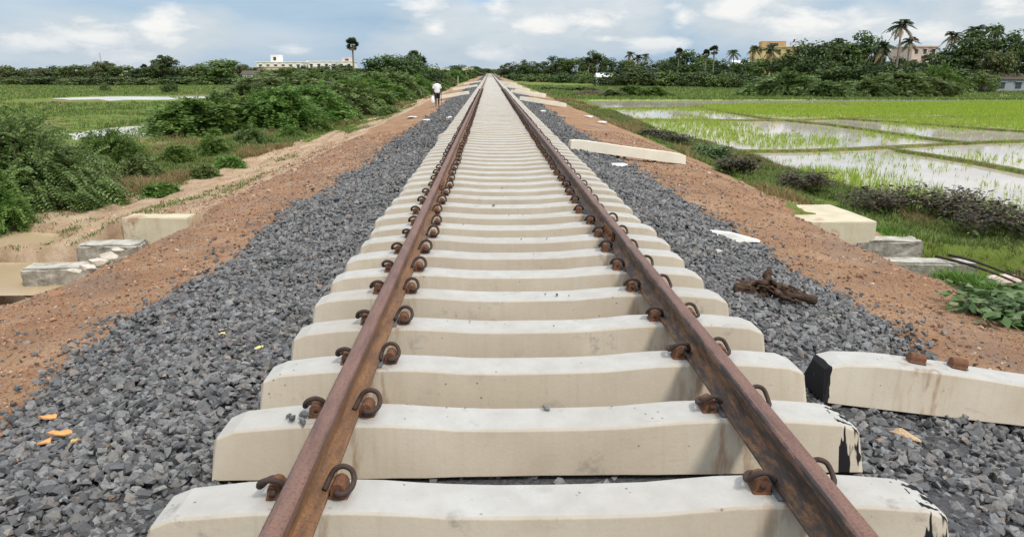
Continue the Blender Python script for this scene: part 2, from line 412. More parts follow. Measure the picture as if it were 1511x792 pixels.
# cumulus banks given by their directions in the sky
def bank(u, v, r, flat=1.6):
    d = ray(u, v); d = d / np.linalg.norm(d)
    sub = wt.nodes.new('ShaderNodeVectorMath'); sub.operation = 'SUBTRACT'; wt.links.new(gen, sub.inputs[0]); sub.inputs[1].default_value = tuple(d)
    s = W_.scale(sub.outputs[0], (1, 1, flat))
    ln = wt.nodes.new('ShaderNodeVectorMath'); ln.operation = 'LENGTH'; wt.links.new(s, ln.inputs[0])
    return W_.math('SUBTRACT', 1.0, W_.math('DIVIDE', ln.outputs['Value'], r))
def mx(a, b): return W_.math('MAXIMUM', a, b)
pale = bank(130, 62, .13, 2.2)
for a in ((255, 50, .09, 2.0), (60, 70, .10, 2.6), (700, 60, .16, 2.2), (640, 75, .11, 2.6), (890, 15, .12, 1.8), (900, 60, .10, 3.0), (1100, 8, .14, 2.0), (1470, 20, .12, 1.6), (1250, 60, .16, 3.0)): pale = mx(pale, bank(*a))
bright = bank(735, 6, .026, 1.0)
for a in ((640, 42, .026, 2.0), (880, 34, .05, 2.6), (1085, 10, .06, 2.2), (1008, 22, .03, 1.2), (895, 57, .04, 4.5), (615, 12, .05, 2.5), (1478, 8, .05, 2.0), (722, 80, .06, 3.5), (150, 52, .07, 2.2), (70, 66, .05, 3.0), (235, 40, .05, 2.0), (960, 64, .06, 4.0), (1180, 30, .08, 3.5), (430, 72, .05, 5.0), (800, 40, .05, 3.0), (1380, 52, .07, 4.0)): bright = mx(bright, bank(*a))
blue = bank(717, 16, .045, 1.2)
def W_thr(m, n, w_, a, b): return W_.ramp(W_.math('ADD', m, W_.math('MULTIPLY', W_.math('SUBTRACT', n, .5), w_)), [(a, 0.0), (b, 1.0)])
CL = 1.0
base_g = W_.ramp(n2, [(.32, (2.75, 4.0, 5.3)), (.5, (3.5, 4.6, 5.75)), (.68, (4.5, 5.25, 6.0))])
c = W_.mix(W_thr(blue, n1, .5, .2, .6), base_g, (2.6, 4.6, 7.2))
c = W_.mix(W_.math('MULTIPLY', W_thr(pale, n1, 1.9, .05, .5), .92), c, W_.ramp(n3, [(.3, (4.5, 5.1, 5.65)), (.7, (5.9, 6.2, 6.45))]))
c = W_.mix(W_.math('MULTIPLY', W_thr(bright, n3, 2.5, .2, .8), .92), c, (7.7, 7.6, 7.4))
# grey rain band low over the horizon
band = W_.ramp(el, [(0.0, .0), (.006, .75), (.022, .55), (.05, 0.0)])
c = W_.mix(W_.math('MULTIPLY', band, W_.ramp(n2, [(.35, 1.0), (.6, .35)])), c, (2.9, 4.1, 5.4))
# overcast deck is brighter towards the zenith
c2 = W_.mix(W_.ramp(n1, [(.35, 0.0), (.6, 1.0)]), (7.5, 8.6, 10.0), (13.0, 13.1, 13.1))
c = W_.mix(W_.ramp(el, [(.12, 0.0), (.5, 1.0)]), c, c2)
fin = W_.mix(.9, sky.outputs[0], c)
wt.links.new(fin, bg.inputs[0])

sl = bpy.data.lights.new('sun', 'SUN'); sl.energy = 2.0; sl.angle = R(8); sl.color = (1, .93, .82)
so = bpy.data.objects.new('sun', sl); COL.objects.link(so)
sd = Vector((math.sin(SUN_AZ) * math.cos(SUN_EL), math.cos(SUN_AZ) * math.cos(SUN_EL), math.sin(SUN_EL)))
so.rotation_euler = sd.to_track_quat('Z', 'Y').to_euler(); so.location = (20, -20, 40)

cd = bpy.data.cameras.new('camera'); cam = bpy.data.objects.new('camera', cd); COL.objects.link(cam)
cd.sensor_width = 36; cd.lens = 36 * F_PX / IW; cd.clip_start = .05; cd.clip_end = 12000
cam.matrix_world = Matrix(((RT[0], UP[0], -FW[0], CAM[0]), (RT[1], UP[1], -FW[1], CAM[1]), (RT[2], UP[2], -FW[2], CAM[2]), (0, 0, 0, 1)))
S.camera = cam
S.view_settings.view_transform = 'Standard'; S.view_settings.look = 'None'; S.view_settings.gamma = 1.0; S.view_settings.exposure = 0.38
S.cycles.max_bounces = 6; S.cycles.transparent_max_bounces = 4; S.cycles.use_denoising = True
S.cycles.sample_clamp_indirect = 6

# ------------------------------------------------------------------ terrain
PAD_Y = [8, 12, 14, 16, 19, 23, 30, 42, 66, 95]
PAD_X = [40, 14.5, 12.0, 10.4, 9.6, 9.5, 9.6, 8.9, 9.9, 11.0]
PAD_FAR = 84.0
CH0, CH1 = 10.45, 11.75     # culvert channel
def paddy_mask(x, y):
    e = np.interp(y, PAD_Y, PAD_X)
    return sstep(-.25, .35, x - e) * sstep(0, 1.0, PAD_FAR - y) * (x < 140)
def zt(x, y):
    x = np.asarray(x, float); y = np.asarray(y, float); ax = np.abs(x)
    zr = np.interp(ax, [0, 1.45, 1.75, 2.75, 4.5, 5.2, 7.0, 8.6, 12, 60, 400], [-.262, -.262, -.30, -.50, -.70, -.88, -1.40, -1.56, -1.62, -1.75, -1.8])
    zl = np.interp(ax, [0, 1.45, 1.75, 3.05, 4.7, 5.3, 6.6, 8.0, 10.2, 11.2, 14, 25, 60, 400], [-.262, -.262, -.30, -.50, -.74, -.92, -1.28, -1.46, -1.5, -1.44, -1.6, -1.75, -1.85, -1.9])
    z = np.where(x > 0, zr, zl)
    nearf = sstep(70, 12, y)
    out = sstep(2.3, 3.2, ax)
    z = z + out * ((fbm(x * .9, y * .9, 3) - .5) * .13 + (fbm(x * 4, y * 4, 9, 3) - .5) * .045 * nearf)
    # gullied, rutted dirt slope on the scrub side
    sl_ = sstep(-5.0, -5.8, x) * sstep(-10.5, -9.6, x)
    z = z + sl_ * ((fbm(x * 2.6 + y * .25, y * .55, 21) - .5) * .22)
    gb = sstep(9.4, 10.4, ax) * (x < 0)
    z = z + gb * (fbm(x * .7, y * .7, 31) - .4) * .3
    ch = sstep(CH0 - .25, CH0 + .12, y) * sstep(CH1 + .25, CH1 - .12, y) * sstep(5.9, 6.7, ax) * sstep(30, 22, ax)
    z = z * (1 - ch) + np.minimum(z, -1.82) * ch
    z = z - np.where(x > 0, .66, .74) * np.where(x > 0, sstep(4.4, 5.3, ax), sstep(4.6, 5.5, ax)) * sstep(7.6, 9.4, y) * np.where(x > 0, sstep(12.25, 11.95, y), sstep(12.48, 12.36, y)) * sstep(10, 8, ax)
    fillm = sstep(7.2, 6.5, ax) * sstep(12.3, 12.5, y) * sstep(17, 13.5, y) * (x < 0)
    z = z + (np.maximum(z, -.97 - .06 * fbm(x * 3, y * 3, 301)) - z) * fillm
    pud = sstep(1.3, .5, np.hypot((x + 9.9) / 1.6, (y - 13.6) / .9))
    z = z - .25 * pud * (x < 0)
    z = z * (1 - paddy_mask(x, y)) + -1.98 * paddy_mask(x, y)
    pond = ((x < -17) & (x > -21) & (y > 37) & (y < 48)) * 1.0
    d = np.hypot((x + 19.0) / 3.6, (y - 42) / 6.0); z = z - .35 * sstep(1.1, .9, d)
    d = np.hypot((x + 43) / 11, (y - 96) / 7); z = z - .35 * sstep(1.12, .9, d)
    d = np.hypot((x + 60) / 13, (y - 72) / 4); z = z - .3 * sstep(1.12, .9, d)
    far = np.maximum(0, np.hypot(x, y) - 400)
    # the whole line and its fields stay level; only the far country dips a little
    return z - np.minimum(far * .0002, .3) * (ax > 20)
def grid_axis(parts):
    out = []
    for a, b, n in parts: out += list(np.linspace(a, b, n, endpoint=False))
    return np.array(out)
gx = grid_axis([(-3000, -400, 14), (-400, -100, 30), (-100, -24, 60), (-24, -12, 50), (-12, 13, 250), (13, 24, 40), (24, 100, 60), (100, 400, 30), (400, 3001, 15)])
gy = grid_axis([(-200, -10, 10), (-10, 1.5, 30), (1.5, 16, 150), (16, 30, 90), (30, 60, 90), (60, 120, 80), (120, 300, 50), (300, 1000, 25), (1000, 6001, 15)])
GX, GY = np.meshgrid(gx, gy); GZ = zt(GX, GY)
nx_, ny_ = len(gx), len(gy)
V = np.stack([GX, GY, GZ], -1).reshape(-1, 3)
I = np.arange(nx_ * ny_).reshape(ny_, nx_)
Fq = np.stack([I[:-1, :-1], I[:-1, 1:], I[1:, 1:], I[1:, :-1]], -1).reshape(-1, 4)
X, Y = GX.ravel(), GY.ravel(); AX = np.abs(X)
def toe_x(y, s): return (2.78 if s == 1 else 3.10 - .22 * sstep(9, 22, y)) + (fbm(y * .55, y * 0 + s * 3, 40 + s, 3) - .5) * .55
def left_track_edge(y): return np.interp(y, [0, 12, 18, 25, 31, 42, 70, 160], [10.6, 10.0, 9.6, 9.3, 8.9, 8.6, 8.0, 6.5])
toe = np.where(X > 0, toe_x(Y, 1), toe_x(Y, 2))
za = np.zeros((len(X), 4)); zb = np.zeros((len(X), 4)); za[:, 3] = zb[:, 3] = 1
za[:, 2] = sstep(toe + .12, toe - .12, AX)
edge_r = np.interp(Y, [0, 7, 12, 20, 30, 60, 120, 400], [4.7, 4.75, 5.1, 5.75, 5.9, 5.6, 5.0, 4.6]) + (fbm(Y * .8, Y * 0, 51) - .5) * .7
soil_r = sstep(edge_r + .35, edge_r - .35, X) * (X > 0)
soil_l = sstep(-5.5, -4.7, X + (fbm(X * .7, Y * .7, 53) - .5) * .9) * (X <= 0)
za[:, 0] = np.maximum(soil_r, soil_l)
te = left_track_edge(Y)
sand = sstep(te + .5, te - .4, AX + (fbm(X * .5, Y * .3, 57) - .5) * 1.6) * (X < 0)
patch = sstep(.50, .62, fbm(X * .9, Y * .28, 61)) * sstep(6.0, 7.2, AX) * (.35 + .65 * sstep(14, 30, Y))
za[:, 1] = np.maximum(sand * (1 - .9 * patch), (X > 0) * sstep(.56, .66, fbm(X * .8, Y * .4, 67)) * sstep(8.8, 6.6, X) * .75)
fl = (X > 11) & (Y > 60) & (Y < 140) & (X < 160)
zb[:, 0] = np.where(fl, .75 * sstep(30, 12, np.abs(Y - 95 - .0 * X)) + .35 * (vnoise(X * .02, Y * .09, 71) - .4), 0) + np.where((X < -14) & (Y > 45), .30 + .35 * (fbm(X * .015, Y * .05, 73, 3) - .5), 0)
zb[:, 1] = .55 * sstep(.50, .66, fbm(X * .25, Y * .12, 75)) * (np.where(X > 0, (Y > 92) * 1.0, sstep(8.5, 11, AX) * .95)) + np.where((X < -20) & (np.abs(Y - 92 - (X + 40) * .1) < 14), .25, 0)
zb[:, 2] = np.maximum(paddy_mask(X, Y), sstep(CH0 - .5, CH0, Y) * sstep(CH1 + .5, CH1, Y) * sstep(6, 7, AX))
za = np.clip(za, 0, 1); zb = np.clip(zb, 0, 1)
tag(np_mesh('ground', V, Fq, M['ground'], None, True, {'zone_a': za, 'zone_b': zb}), kind='structure')

def ground_at(u, v):
    d = ray(u, v); lo, hi = 0.0005, 3.0; t = lo; prev = lo
    ts = np.geomspace(.001, 4, 4000); P = CAM[None] + d[None] * ts[:, None]
    below = P[:, 2] < zt(P[:, 0], P[:, 1])
    i = int(np.argmax(below)) if below.any() else len(ts) - 1
    return P[i]
def zg(x, y): return float(zt(np.array([x]), np.array([y]))[0])

# water sheets
def sheet(name, poly, z, mat):
    bm = bmesh.new(); bm.faces.new([bm.verts.new((p[0], p[1], z)) for p in poly]); o = bm_obj(name, bm, mat); return tag(o, kind='structure')
ZW = -1.70
pad_poly = [(PAD_X[i] - .25, PAD_Y[i]) for i in range(1, len(PAD_Y))][:-1] + [(PAD_X[-1] - .5, PAD_FAR - .2), (139, PAD_FAR - .2), (139, 10), (40, 10)]
sheet('paddy_water', [(40, 12), (139, 12), (139, PAD_FAR - .2), (10.2, PAD_FAR - .2), (9.6, 66), (8.6, 42), (9.3, 30), (9.2, 23), (9.3, 19), (10.1, 16), (11.7, 14), (14.2, 12)], ZW, M['paddy_water'])
sheet('ditch_water', [(-22, CH0 - .3), (-6.3, CH0 - .3), (-6.3, CH1 + .3), (-22, CH1 + .3)], -1.60, M['mud_water'])
sheet('puddle_water', [(-9.95 + 1.75 * math.cos(a), 13.6 + .85 * math.sin(a)) for a in np.linspace(0, 2 * math.pi, 28, endpoint=False)], -1.575, M['mud_water'])
sheet('marsh_water', [(-19.0 + 3.8 * math.cos(a), 42 + 6.3 * math.sin(a)) for a in np.linspace(0, 2 * math.pi, 32, endpoint=False)], -1.76, M['rippled_water'])
sheet('pond_water', [(-43 + 11.5 * math.cos(a), 96 + 7.5 * math.sin(a) * (1 + .3 * math.sin(3 * a))) for a in np.linspace(0, 2 * math.pi, 40, endpoint=False)], -1.83, M['rippled_water'])

sheet('flooded_patch', [(-60 + 14 * math.cos(a), 72 + 4.4 * math.sin(a) * (1 + .25 * math.sin(2 * a))) for a in np.linspace(0, 2 * math.pi, 40, endpoint=False)], -1.86, M['rippled_water'])

# ------------------------------------------------------------------ sleepers and rails
def sleeper_mesh(name, mat, seed, flat=1.0):
    rnd = random.Random(seed); bm = bmesh.new()
    st = [(-1.420, -.085, .085), (-1.397, -.055, .098), (-1.32, -.024, .10), (-1.14, -.006, .102), (-1.03, 0, .103), (-.72, 0, .103), (-.62, -.004, .103), (-.50, -.013, .103), (-.36, -.024, .103), (-.2, -.029, .103), (0, -.030, .103)]
    st = [(x, t * (flat if abs(x) < 1 else min(1, flat + .35)), h) for x, t, h in st]
    st = st + [(-x, t, h) for x, t, h in st[-2::-1]]
    rings = []
    for i, (x, t, hw) in enumerate(st):
        j = lambda s=.0015: rnd.uniform(-s, s)
        b = -.237; bw = .148 if abs(x) > .45 else .142
        e = -.012 if i in (0, len(st) - 1) else 0
        ring = [(x, -bw + j(), b), (x, -hw - .007 + e * -1 + j(), t - .010 + j()), (x, -hw + .004, t + j()), (x, hw - .004, t + j()), (x, hw + .007 + e + j(), t - .010 + j()), (x, bw + j(), b)]
        rings.append([bm.verts.new(p) for p in ring])
    for a, b in zip(rings, rings[1:]):
        for k in range(6): bm.faces.new((a[k], a[(k + 1) % 6], b[(k + 1) % 6], b[k]))
    bm.faces.new(rings[0][::-1]); bm.faces.new(rings[-1])
    bmesh.ops.recalc_face_normals(bm, faces=bm.faces)
    sharp = [e for e in bm.edges if len(e.link_faces) == 2 and e.calc_face_angle(0) > .5]
    bmesh.ops.bevel(bm, geom=sharp, offset=.0035, segments=2, affect='EDGES', profile=.6)
    me = bpy.data.meshes.new(name); bmesh.ops.recalc_face_normals(bm, faces=bm.faces); bm.to_mesh(me); bm.free(); me.materials.append(mat)
    return me
M['concrete_clean'] = plain('unused_sleeper_concrete', (.60, .555, .46), .85, .2, .08, 2.5, .2)
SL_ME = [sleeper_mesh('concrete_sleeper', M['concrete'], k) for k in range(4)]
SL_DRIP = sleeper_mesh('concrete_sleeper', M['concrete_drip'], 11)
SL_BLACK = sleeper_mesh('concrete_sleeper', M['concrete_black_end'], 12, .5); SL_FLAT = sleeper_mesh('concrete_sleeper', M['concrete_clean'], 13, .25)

RAILX = .8715
def clip_mesh(sx):      # sx=+1: rail lies towards +x of the clip
    bm = bmesh.new()
    P = [(0, .062, .043), (0, -.004, .043), (0, -.052, .043)]
    P = [(0, -.058, .040), (0, .05, .040), (-.012, .068, .041), (-.036, .062, .043), (-.054, .036, .045), (-.060, .0, .050), (-.058, -.034, .070), (-.040, -.052, .100), (0, -.056, .113), (.036, -.050, .097), (.056, -.036, .064), (.062, -.004, .044), (.064, .03, .036)]
    add_tube(bm, smooth_path([(p[0] * sx, p[1], p[2]) for p in P], 4), .0132, 9)
    me = bpy.data.meshes.new('spring_clip'); bmesh.ops.recalc_face_normals(bm, faces=bm.faces); bm.to_mesh(me); bm.free()
    me.polygons.foreach_set('use_smooth', [True] * len(me.polygons)); me.materials.append(M['clip']); return me
def shoulder_mesh(sx):
    bm = bmesh.new()
    add_box(bm, (0, 0, .006), (.080, .088, .018), taper=.9)
    # eye block with a rounded crown holding the centre leg
    prof = [(-.032, .012), (-.031, .046), (-.021, .066), (-.003, .075), (.018, .069), (.033, .044), (.034, .012)]
    a = [bm.verts.new((p[0] * sx, -.040, p[1])) for p in prof]; b = [bm.verts.new((p[0] * sx, .040, p[1])) for p in prof]
    n = len(prof)
    for k in range(n): bm.faces.new((a[k], a[(k + 1) % n], b[(k + 1) % n], b[k]))
    bm.faces.new(a[::-1]); bm.faces.new(b)
    bmesh.ops.bevel(bm, geom=list(bm.edges), offset=.004, segments=1, affect='EDGES')
    bmesh.ops.recalc_face_normals(bm, faces=bm.faces)
    me = bpy.data.meshes.new('clip_shoulder'); bm.to_mesh(me); bm.free(); me.materials.append(M['shoulder']); return me
CLIP = {s: clip_mesh(s) for s in (-1, 1)}; SHO = {s: shoulder_mesh(s) for s in (-1, 1)}
bm = bmesh.new(); add_box(bm, (0, 0, .004), (.15, .165, .010)); bmesh.ops.bevel(bm, geom=list(bm.edges), offset=.002, segments=1, affect='EDGES'); PAD = bpy.data.meshes.new('rail_pad'); bm.to_mesh(PAD); bm.free(); PAD.materials.append(M['pad'])
def dress(sl, full=True):
    for r in (-1, 1):
        if full:
            o = link_mesh('rail_pad', PAD, None, sl); o.location = (r * RAILX, -.0, .001)
        for s in (-1, 1):           # s=-1: clip on the -x side of this rail
            x = r * RAILX + s * .112
            o = link_mesh('clip_shoulder', SHO[-s], None, sl); o.location = (x, random.uniform(-.006, .006), 0); o.scale = (.88, .95, .86); o.rotation_euler = (0, 0, (math.pi if s > 0 else 0) * 0 + random.uniform(-.05, .05))
            c = link_mesh('spring_clip', CLIP[1], None, sl); c.location = (x, random.uniform(-.008, .008), .002); c.rotation_euler = (random.uniform(-.06, .06), random.uniform(-.08, .08), (math.pi if s > 0 else 0) + random.uniform(-.16, .16)); k_ = random.uniform(.74, .84); c.scale = (k_, k_, k_)
backs = [2.464, 3.110, 3.733, 4.338, 4.964, 5.548, 6.126, 6.710, 7.272, 7.851]
ys = [b - .115 for b in backs]
while ys[-1] < 186: ys.append(ys[-1] + .596 + random.uniform(-.02, .02))
ys = ys[:300]
special = {
    0: 'closest white concrete sleeper, cut by the bottom edge, black paint spots on its paddy-side end',
    1: 'white concrete sleeper with dark stones on its top by the rail and black-striped end',
    2: 'third white concrete sleeper from the near end, level with the loose black-ended one',
}
SLY = []
for i, y in enumerate(ys):
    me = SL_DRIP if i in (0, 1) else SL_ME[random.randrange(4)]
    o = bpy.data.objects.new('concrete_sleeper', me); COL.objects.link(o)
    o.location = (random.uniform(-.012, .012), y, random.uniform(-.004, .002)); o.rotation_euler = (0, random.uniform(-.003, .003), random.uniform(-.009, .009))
    if i == 9: o.location.x -= .03
    if i == 27: o.location.x -= .09
    lab = special.get(i) or (f'white concrete sleeper, {ordw(i + 1)} from the near end of the track' if i < 36 else 'white concrete sleeper in the far close-packed rows of the track, too distant to tell apart')
    tag(o, lab, 'railway sleeper', 'concrete sleepers laid under the rails')
    if i < 100: dress(o, i < 40)
    if i == 27:
        for ch in o.children: ch.location.x += .09
# beyond the first three hundred
n = 900; yy = ys[-1] + .6 * np.arange(1, n + 1)
prof = np.array([(-.145, -.237), (-.11, -.01), (.11, -.01), (.145, -.237)])
Vs = np.zeros((n, 2, 4, 3)); Vs[:, 0, :, 0] = -1.42; Vs[:, 1, :, 0] = 1.42
Vs[:, :, :, 1] = yy[:, None, None] + prof[None, None, :, 0]; Vs[:, :, :, 2] = prof[None, None, :, 1]
b0 = np.arange(n)[:, None] * 8
fq = np.concatenate([b0 + np.array([0, 1, 5, 4]), b0 + np.array([1, 2, 6, 5]), b0 + np.array([2, 3, 7, 6]), b0 + np.array([0, 3, 2, 1]), b0 + np.array([4, 5, 6, 7])])
tag(np_mesh('distant_sleepers', Vs.reshape(-1, 3), fq, M['concrete']), 'distant run of white sleepers shrinking to the vanishing point', 'sleepers', kind='stuff')

RP = [(.068, 0), (.068, .010), (.030, .022), (.012, .030), (.0085, .045), (.0085, .105), (.014, .115), (.034, .121), (.0345, .147), (.028, .154), (.012, .1565)]
RP = RP + [(-a, b) for a, b in RP[::-1]]
def make_rail(x, y0, y1, label):
    bm = bmesh.new(); st = list(np.arange(0, min(30, y1 - y0), .5)) + [y1 - y0]
    rings = [[bm.verts.new((p[0], s, p[1])) for p in RP] for s in st]; k = len(RP)
    for a, b in zip(rings, rings[1:]):
        for i in range(k): bm.faces.new((a[i], a[(i + 1) % k], b[(i + 1) % k], b[i]))
    bm.faces.new(rings[0]); bm.faces.new(rings[-1][::-1])
    o = bm_obj('rail', bm, M['rail']); o.location = (x, y0, .0105)
    return tag(o, label, 'rail', 'rusted rails of the track')
JL, JR = 9.35, 6.45
make_rail(-RAILX, -1.0, JL, 'rusty brown rail length in front, on the scrub side of the track')
make_rail(-RAILX, JL + .006, 1200, 'long rusty rail running to the horizon on the scrub side of the track')
make_rail(RAILX, -1.0, JR, 'rusty black-blotched rail length in front, on the paddy side of the track')
make_rail(RAILX, JR + .006, 1200, 'long rusty rail running to the horizon on the paddy side of the track')
def fishplate(x, y, s, label):
    root = empty('fishplate', (x + s * .022, y, .0105))
    tag(root, label, 'fishplate', 'joint bars bolted over the rail joints')
    bm = bmesh.new()
    pr_ = [(-.012, .030), (-.004, .112), (.010, .112), (.016, .085), (.016, .055), (.034, .026)]
    a = [bm.verts.new((p[0] * s, -.23, p[1])) for p in pr_]; b = [bm.verts.new((p[0] * s, .23, p[1])) for p in pr_]; n = len(pr_)
    for k in range(n): bm.faces.new((a[k], a[(k + 1) % n], b[(k + 1) % n], b[k]))
    bm.faces.new(a); bm.faces.new(b[::-1]); bm_obj('bar', bm, M['plate'], root)
    for yy_ in (-.16, -.055, .055, .16):
        bm = bmesh.new(); add_tube(bm, [(s * .012, yy_, .07), (s * .038, yy_, .07)], .017, 6); bm_obj('bolt', bm, M['plate'], root)
for s in (-1, 1):
    fishplate(RAILX, JR, s, f"rusty fishplate on the {'inner' if s < 0 else 'outer'} face of the paddy-side rail at its joint")
    fishplate(-RAILX, JL, s, f"rusty fishplate on the {'outer' if s < 0 else 'inner'} face of the scrub-side rail at its joint")

# loose sleepers lying on the shoulders: centre x, y, heading, label
def loose(cx, cy, ang, label, me=None, dx=0):
    ends = []
    for s in (-1, 1):
        ex, ey = cx + s * 1.1 * math.cos(ang), cy + s * 1.1 * math.sin(ang); ends.append(zg(ex, ey))
    o = bpy.data.objects.new('concrete_sleeper', me or SL_FLAT); COL.objects.link(o)
    tilt = math.atan2(ends[0] - ends[1], 2.2)
    o.location = (cx, cy, (ends[0] + ends[1]) / 2 + .237 + (.03 if cy < 20 else .07)); o.rotation_euler = (0, tilt, ang)
    tag(o, label, 'railway sleeper', 'spare sleepers left on the shoulders'); return o
lq = on_plane(1218, 597, -.27); LO = loose(lq[0] + 1.42, lq[1] + .15, R(0.3), 'loose concrete sleeper with black-painted end on the gravel, two rusty inserts on top', SL_BLACK)
for x in (-.885 + .02, -.62):
    s = link_mesh('clip_shoulder', SHO[1], None, LO); s.location = (x - .0, .02, .004); s.rotation_euler = (0, 0, R(80)); s.scale = (1.0, 1.05, .68)
loose(3.02, 17.2, R(8), 'loose cream sleeper alone across gravel and red soil, beside the dark weeds')
loose(3.0, 45.0, R(-2), 'loose cream sleeper on the paddy-side shoulder, second one along from the lone near one')
loose(2.9, 60.5, R(-4), 'loose white sleeper on the paddy-side shoulder, third in the row of spares')
loose(3.4, 66.5, R(5), 'loose white sleeper on the paddy-side shoulder, fourth in the row of spares')
loose(2.7, 80.0, R(-6), 'loose white sleeper on the paddy-side shoulder, fifth in the row of spares')
loose(2.6, 97.0, R(3), 'loose white sleeper on the paddy-side shoulder, sixth in the row of spares')
loose(2.7, 118.0, R(-3), 'tiny loose sleeper far along the paddy-side shoulder, last in the row of spares')
loose(-3.2, 58.0, R(9), 'loose cream sleeper lying beside the walking person on the scrub side')
loose(-2.95, 84.0, R(7), 'loose white sleeper just beyond the walking person on the scrub side')
loose(-2.9, 120.0, R(4), 'tiny loose sleeper far along the scrub-side shoulder')

# ------------------------------------------------------------------ stones
def rock_variants(n, pts, flat, seed):
    out = []
    r = np.random.default_rng(seed)
    while len(out) < n:
        bm = bmesh.new(); p = r.normal(size=(pts, 3)); p /= np.linalg.norm(p, axis=1)[:, None]
        p *= r.uniform(.72, 1.0, (pts, 1)); p *= np.array([1, r.uniform(.6, .9), r.uniform(*flat)])
        vs = [bm.verts.new(q) for q in p]
        res = bmesh.ops.convex_hull(bm, input=vs)
        bmesh.ops.delete(bm, geom=[v for v in bm.verts if not v.link_faces], context='VERTS')
        bmesh.ops.triangulate(bm, faces=bm.faces); bm.verts.index_update()
        V_ = np.array([v.co[:] for v in bm.verts]); F_ = np.array([[v.index for v in f.verts] for f in bm.faces]); bm.free()
        out.append((V_, F_))
    return out
def rot_mats(n, r, tilt):
    a = r.uniform(0, 2 * np.pi, n); bx = r.normal(0, tilt, n); by = r.normal(0, tilt, n)
    ca, sa = np.cos(a), np.sin(a); Z = np.zeros((n, 3, 3)); Z[:, 0, 0] = ca; Z[:, 0, 1] = -sa; Z[:, 1, 0] = sa; Z[:, 1, 1] = ca; Z[:, 2, 2] = 1
    cb, sb = np.cos(bx), np.sin(bx); Xm = np.zeros((n, 3, 3)); Xm[:, 0, 0] = 1; Xm[:, 1, 1] = cb; Xm[:, 1, 2] = -sb; Xm[:, 2, 1] = sb; Xm[:, 2, 2] = cb
    cc, sc = np.cos(by), np.sin(by); Ym = np.zeros((n, 3, 3)); Ym[:, 1, 1] = 1; Ym[:, 0, 0] = cc; Ym[:, 0, 2] = sc; Ym[:, 2, 0] = -sc; Ym[:, 2, 2] = cc
    return Xm @ Ym @ Z
def scatter_rocks(name, P, size, variants, mat, r, tilt=.45):
    which = r.integers(0, len(variants), len(P)); VV, FF, off = [], [], 0
    Rm = rot_mats(len(P), r, tilt)
    for k, (v, f) in enumerate(variants):
        ids = np.nonzero(which == k)[0]
        if not len(ids): continue
        q = np.einsum('nij,mj->nmi', Rm[ids], v) * size[ids][:, None, None] + P[ids][:, None, :]
        ff = f[None] + (np.arange(len(ids)) * len(v))[:, None, None] + off
        VV.append(q.reshape(-1, 3)); FF.append(ff.reshape(-1, 3)); off += len(ids) * len(v)
    return np_mesh(name, np.concatenate(VV), np.concatenate(FF), mat)
stones = rock_variants(14, 13, (.45, .75), 5)
simple = rock_variants(8, 8, (.4, .7), 6)
def band_points(y0, y1, dens, r, layers=1):
    out = []
    for s in (-1, 1):
        A = (y1 - y0) * 2.24; n = int(A * dens)
        ax = r.uniform(1.40, 3.6, n); y = r.uniform(y0, y1, n)
        toe = toe_x(y, 1 if s > 0 else 2)
        over = ax - toe
        keep = (r.uniform(size=n) < np.where(over < -.08, 1.0, np.exp(-np.maximum(over + .08, 0) / .075)))
        out.append(np.stack([s * ax[keep], y[keep]], 1))
    return np.concatenate(out)
PP, SS = [], []
for (y0, y1, dens, sz) in ((.6, 8, 1500, .0315), (8, 16, 950, .035), (16, 30, 420, .045), (30, 60, 160, .062), (60, 120, 40, .10)):
    p = band_points(y0, y1, dens, RNG); n = len(p)
    s = sz * np.minimum(RNG.lognormal(0, .30, n), 2.0)
    z = zt(p[:, 0], p[:, 1]) + RNG.uniform(-.012, .034, n) + (fbm(p[:, 0] * 3, p[:, 1] * 3, 81, 2) - .5) * .09
    PP.append(np.c_[p, z]); SS.append(s)
# stones between and under the sleepers, and strays on the soil
n = 5200; p = np.c_[RNG.uniform(-1.45, 1.45, n), RNG.uniform(1.2, 14, n)]
PP.append(np.c_[p, np.full(n, -.262) + RNG.uniform(-.01, .02, n)]); SS.append(.034 * RNG.lognormal(0, .2, n))
n = 1500; ax = 3.0 + RNG.exponential(.42, n); sg = np.where(RNG.uniform(size=n) < .6, -1, 1); y = RNG.uniform(2, 22, n)
PP.append(np.c_[sg * ax, y, zt(sg * ax, y) + .008]); SS.append(.020 * RNG.lognormal(0, .3, n))
n = 26; k_ = RNG.integers(0, 14, n); PP.append(np.c_[RNG.uniform(-1.0, 1.0, n) * 1.15, np.array(ys)[k_] + RNG.uniform(-.08, .08, n), np.full(n, -.012)]); SS.append(.011 * RNG.lognormal(0, .4, n))
BP = np.concatenate(PP); BS = np.concatenate(SS)
print('ballast stones', len(BP))
nearm = BP[:, 1] < 17
o = scatter_rocks('ballast', BP[nearm], BS[nearm], stones, M['stone'], RNG)
tag(o, 'dark grey crushed stone ballast along both sides of the track', 'ballast', kind='stuff')
o = scatter_rocks('distant_ballast', BP[~nearm], BS[~nearm], simple, M['stone'], RNG)
tag(o, 'far ballast of dark grey crushed stone narrowing with the track', 'ballast', kind='stuff')
# fine laterite gravel on the soil shoulders
n = 60000; u_ = RNG.uniform(size=n); y = 2.5 + 24 * u_ ** 1.8; sg = np.where(RNG.uniform(size=n) < .55, -1, 1); ax = RNG.uniform(2.75, 6.2, n)
m = ~((sg > 0) & (ax > 5.2)); x = (sg * ax)[m]; y = y[m]
o = scatter_rocks('soil_gravel', np.c_[x, y, zt(x, y) + .002], .0095 * RNG.lognormal(0, .6, len(x)) * (1 + y * .03), simple, M['pebble'], RNG)
tag(o, 'fine reddish gravel strewn over the red soil shoulders', 'gravel', kind='stuff')

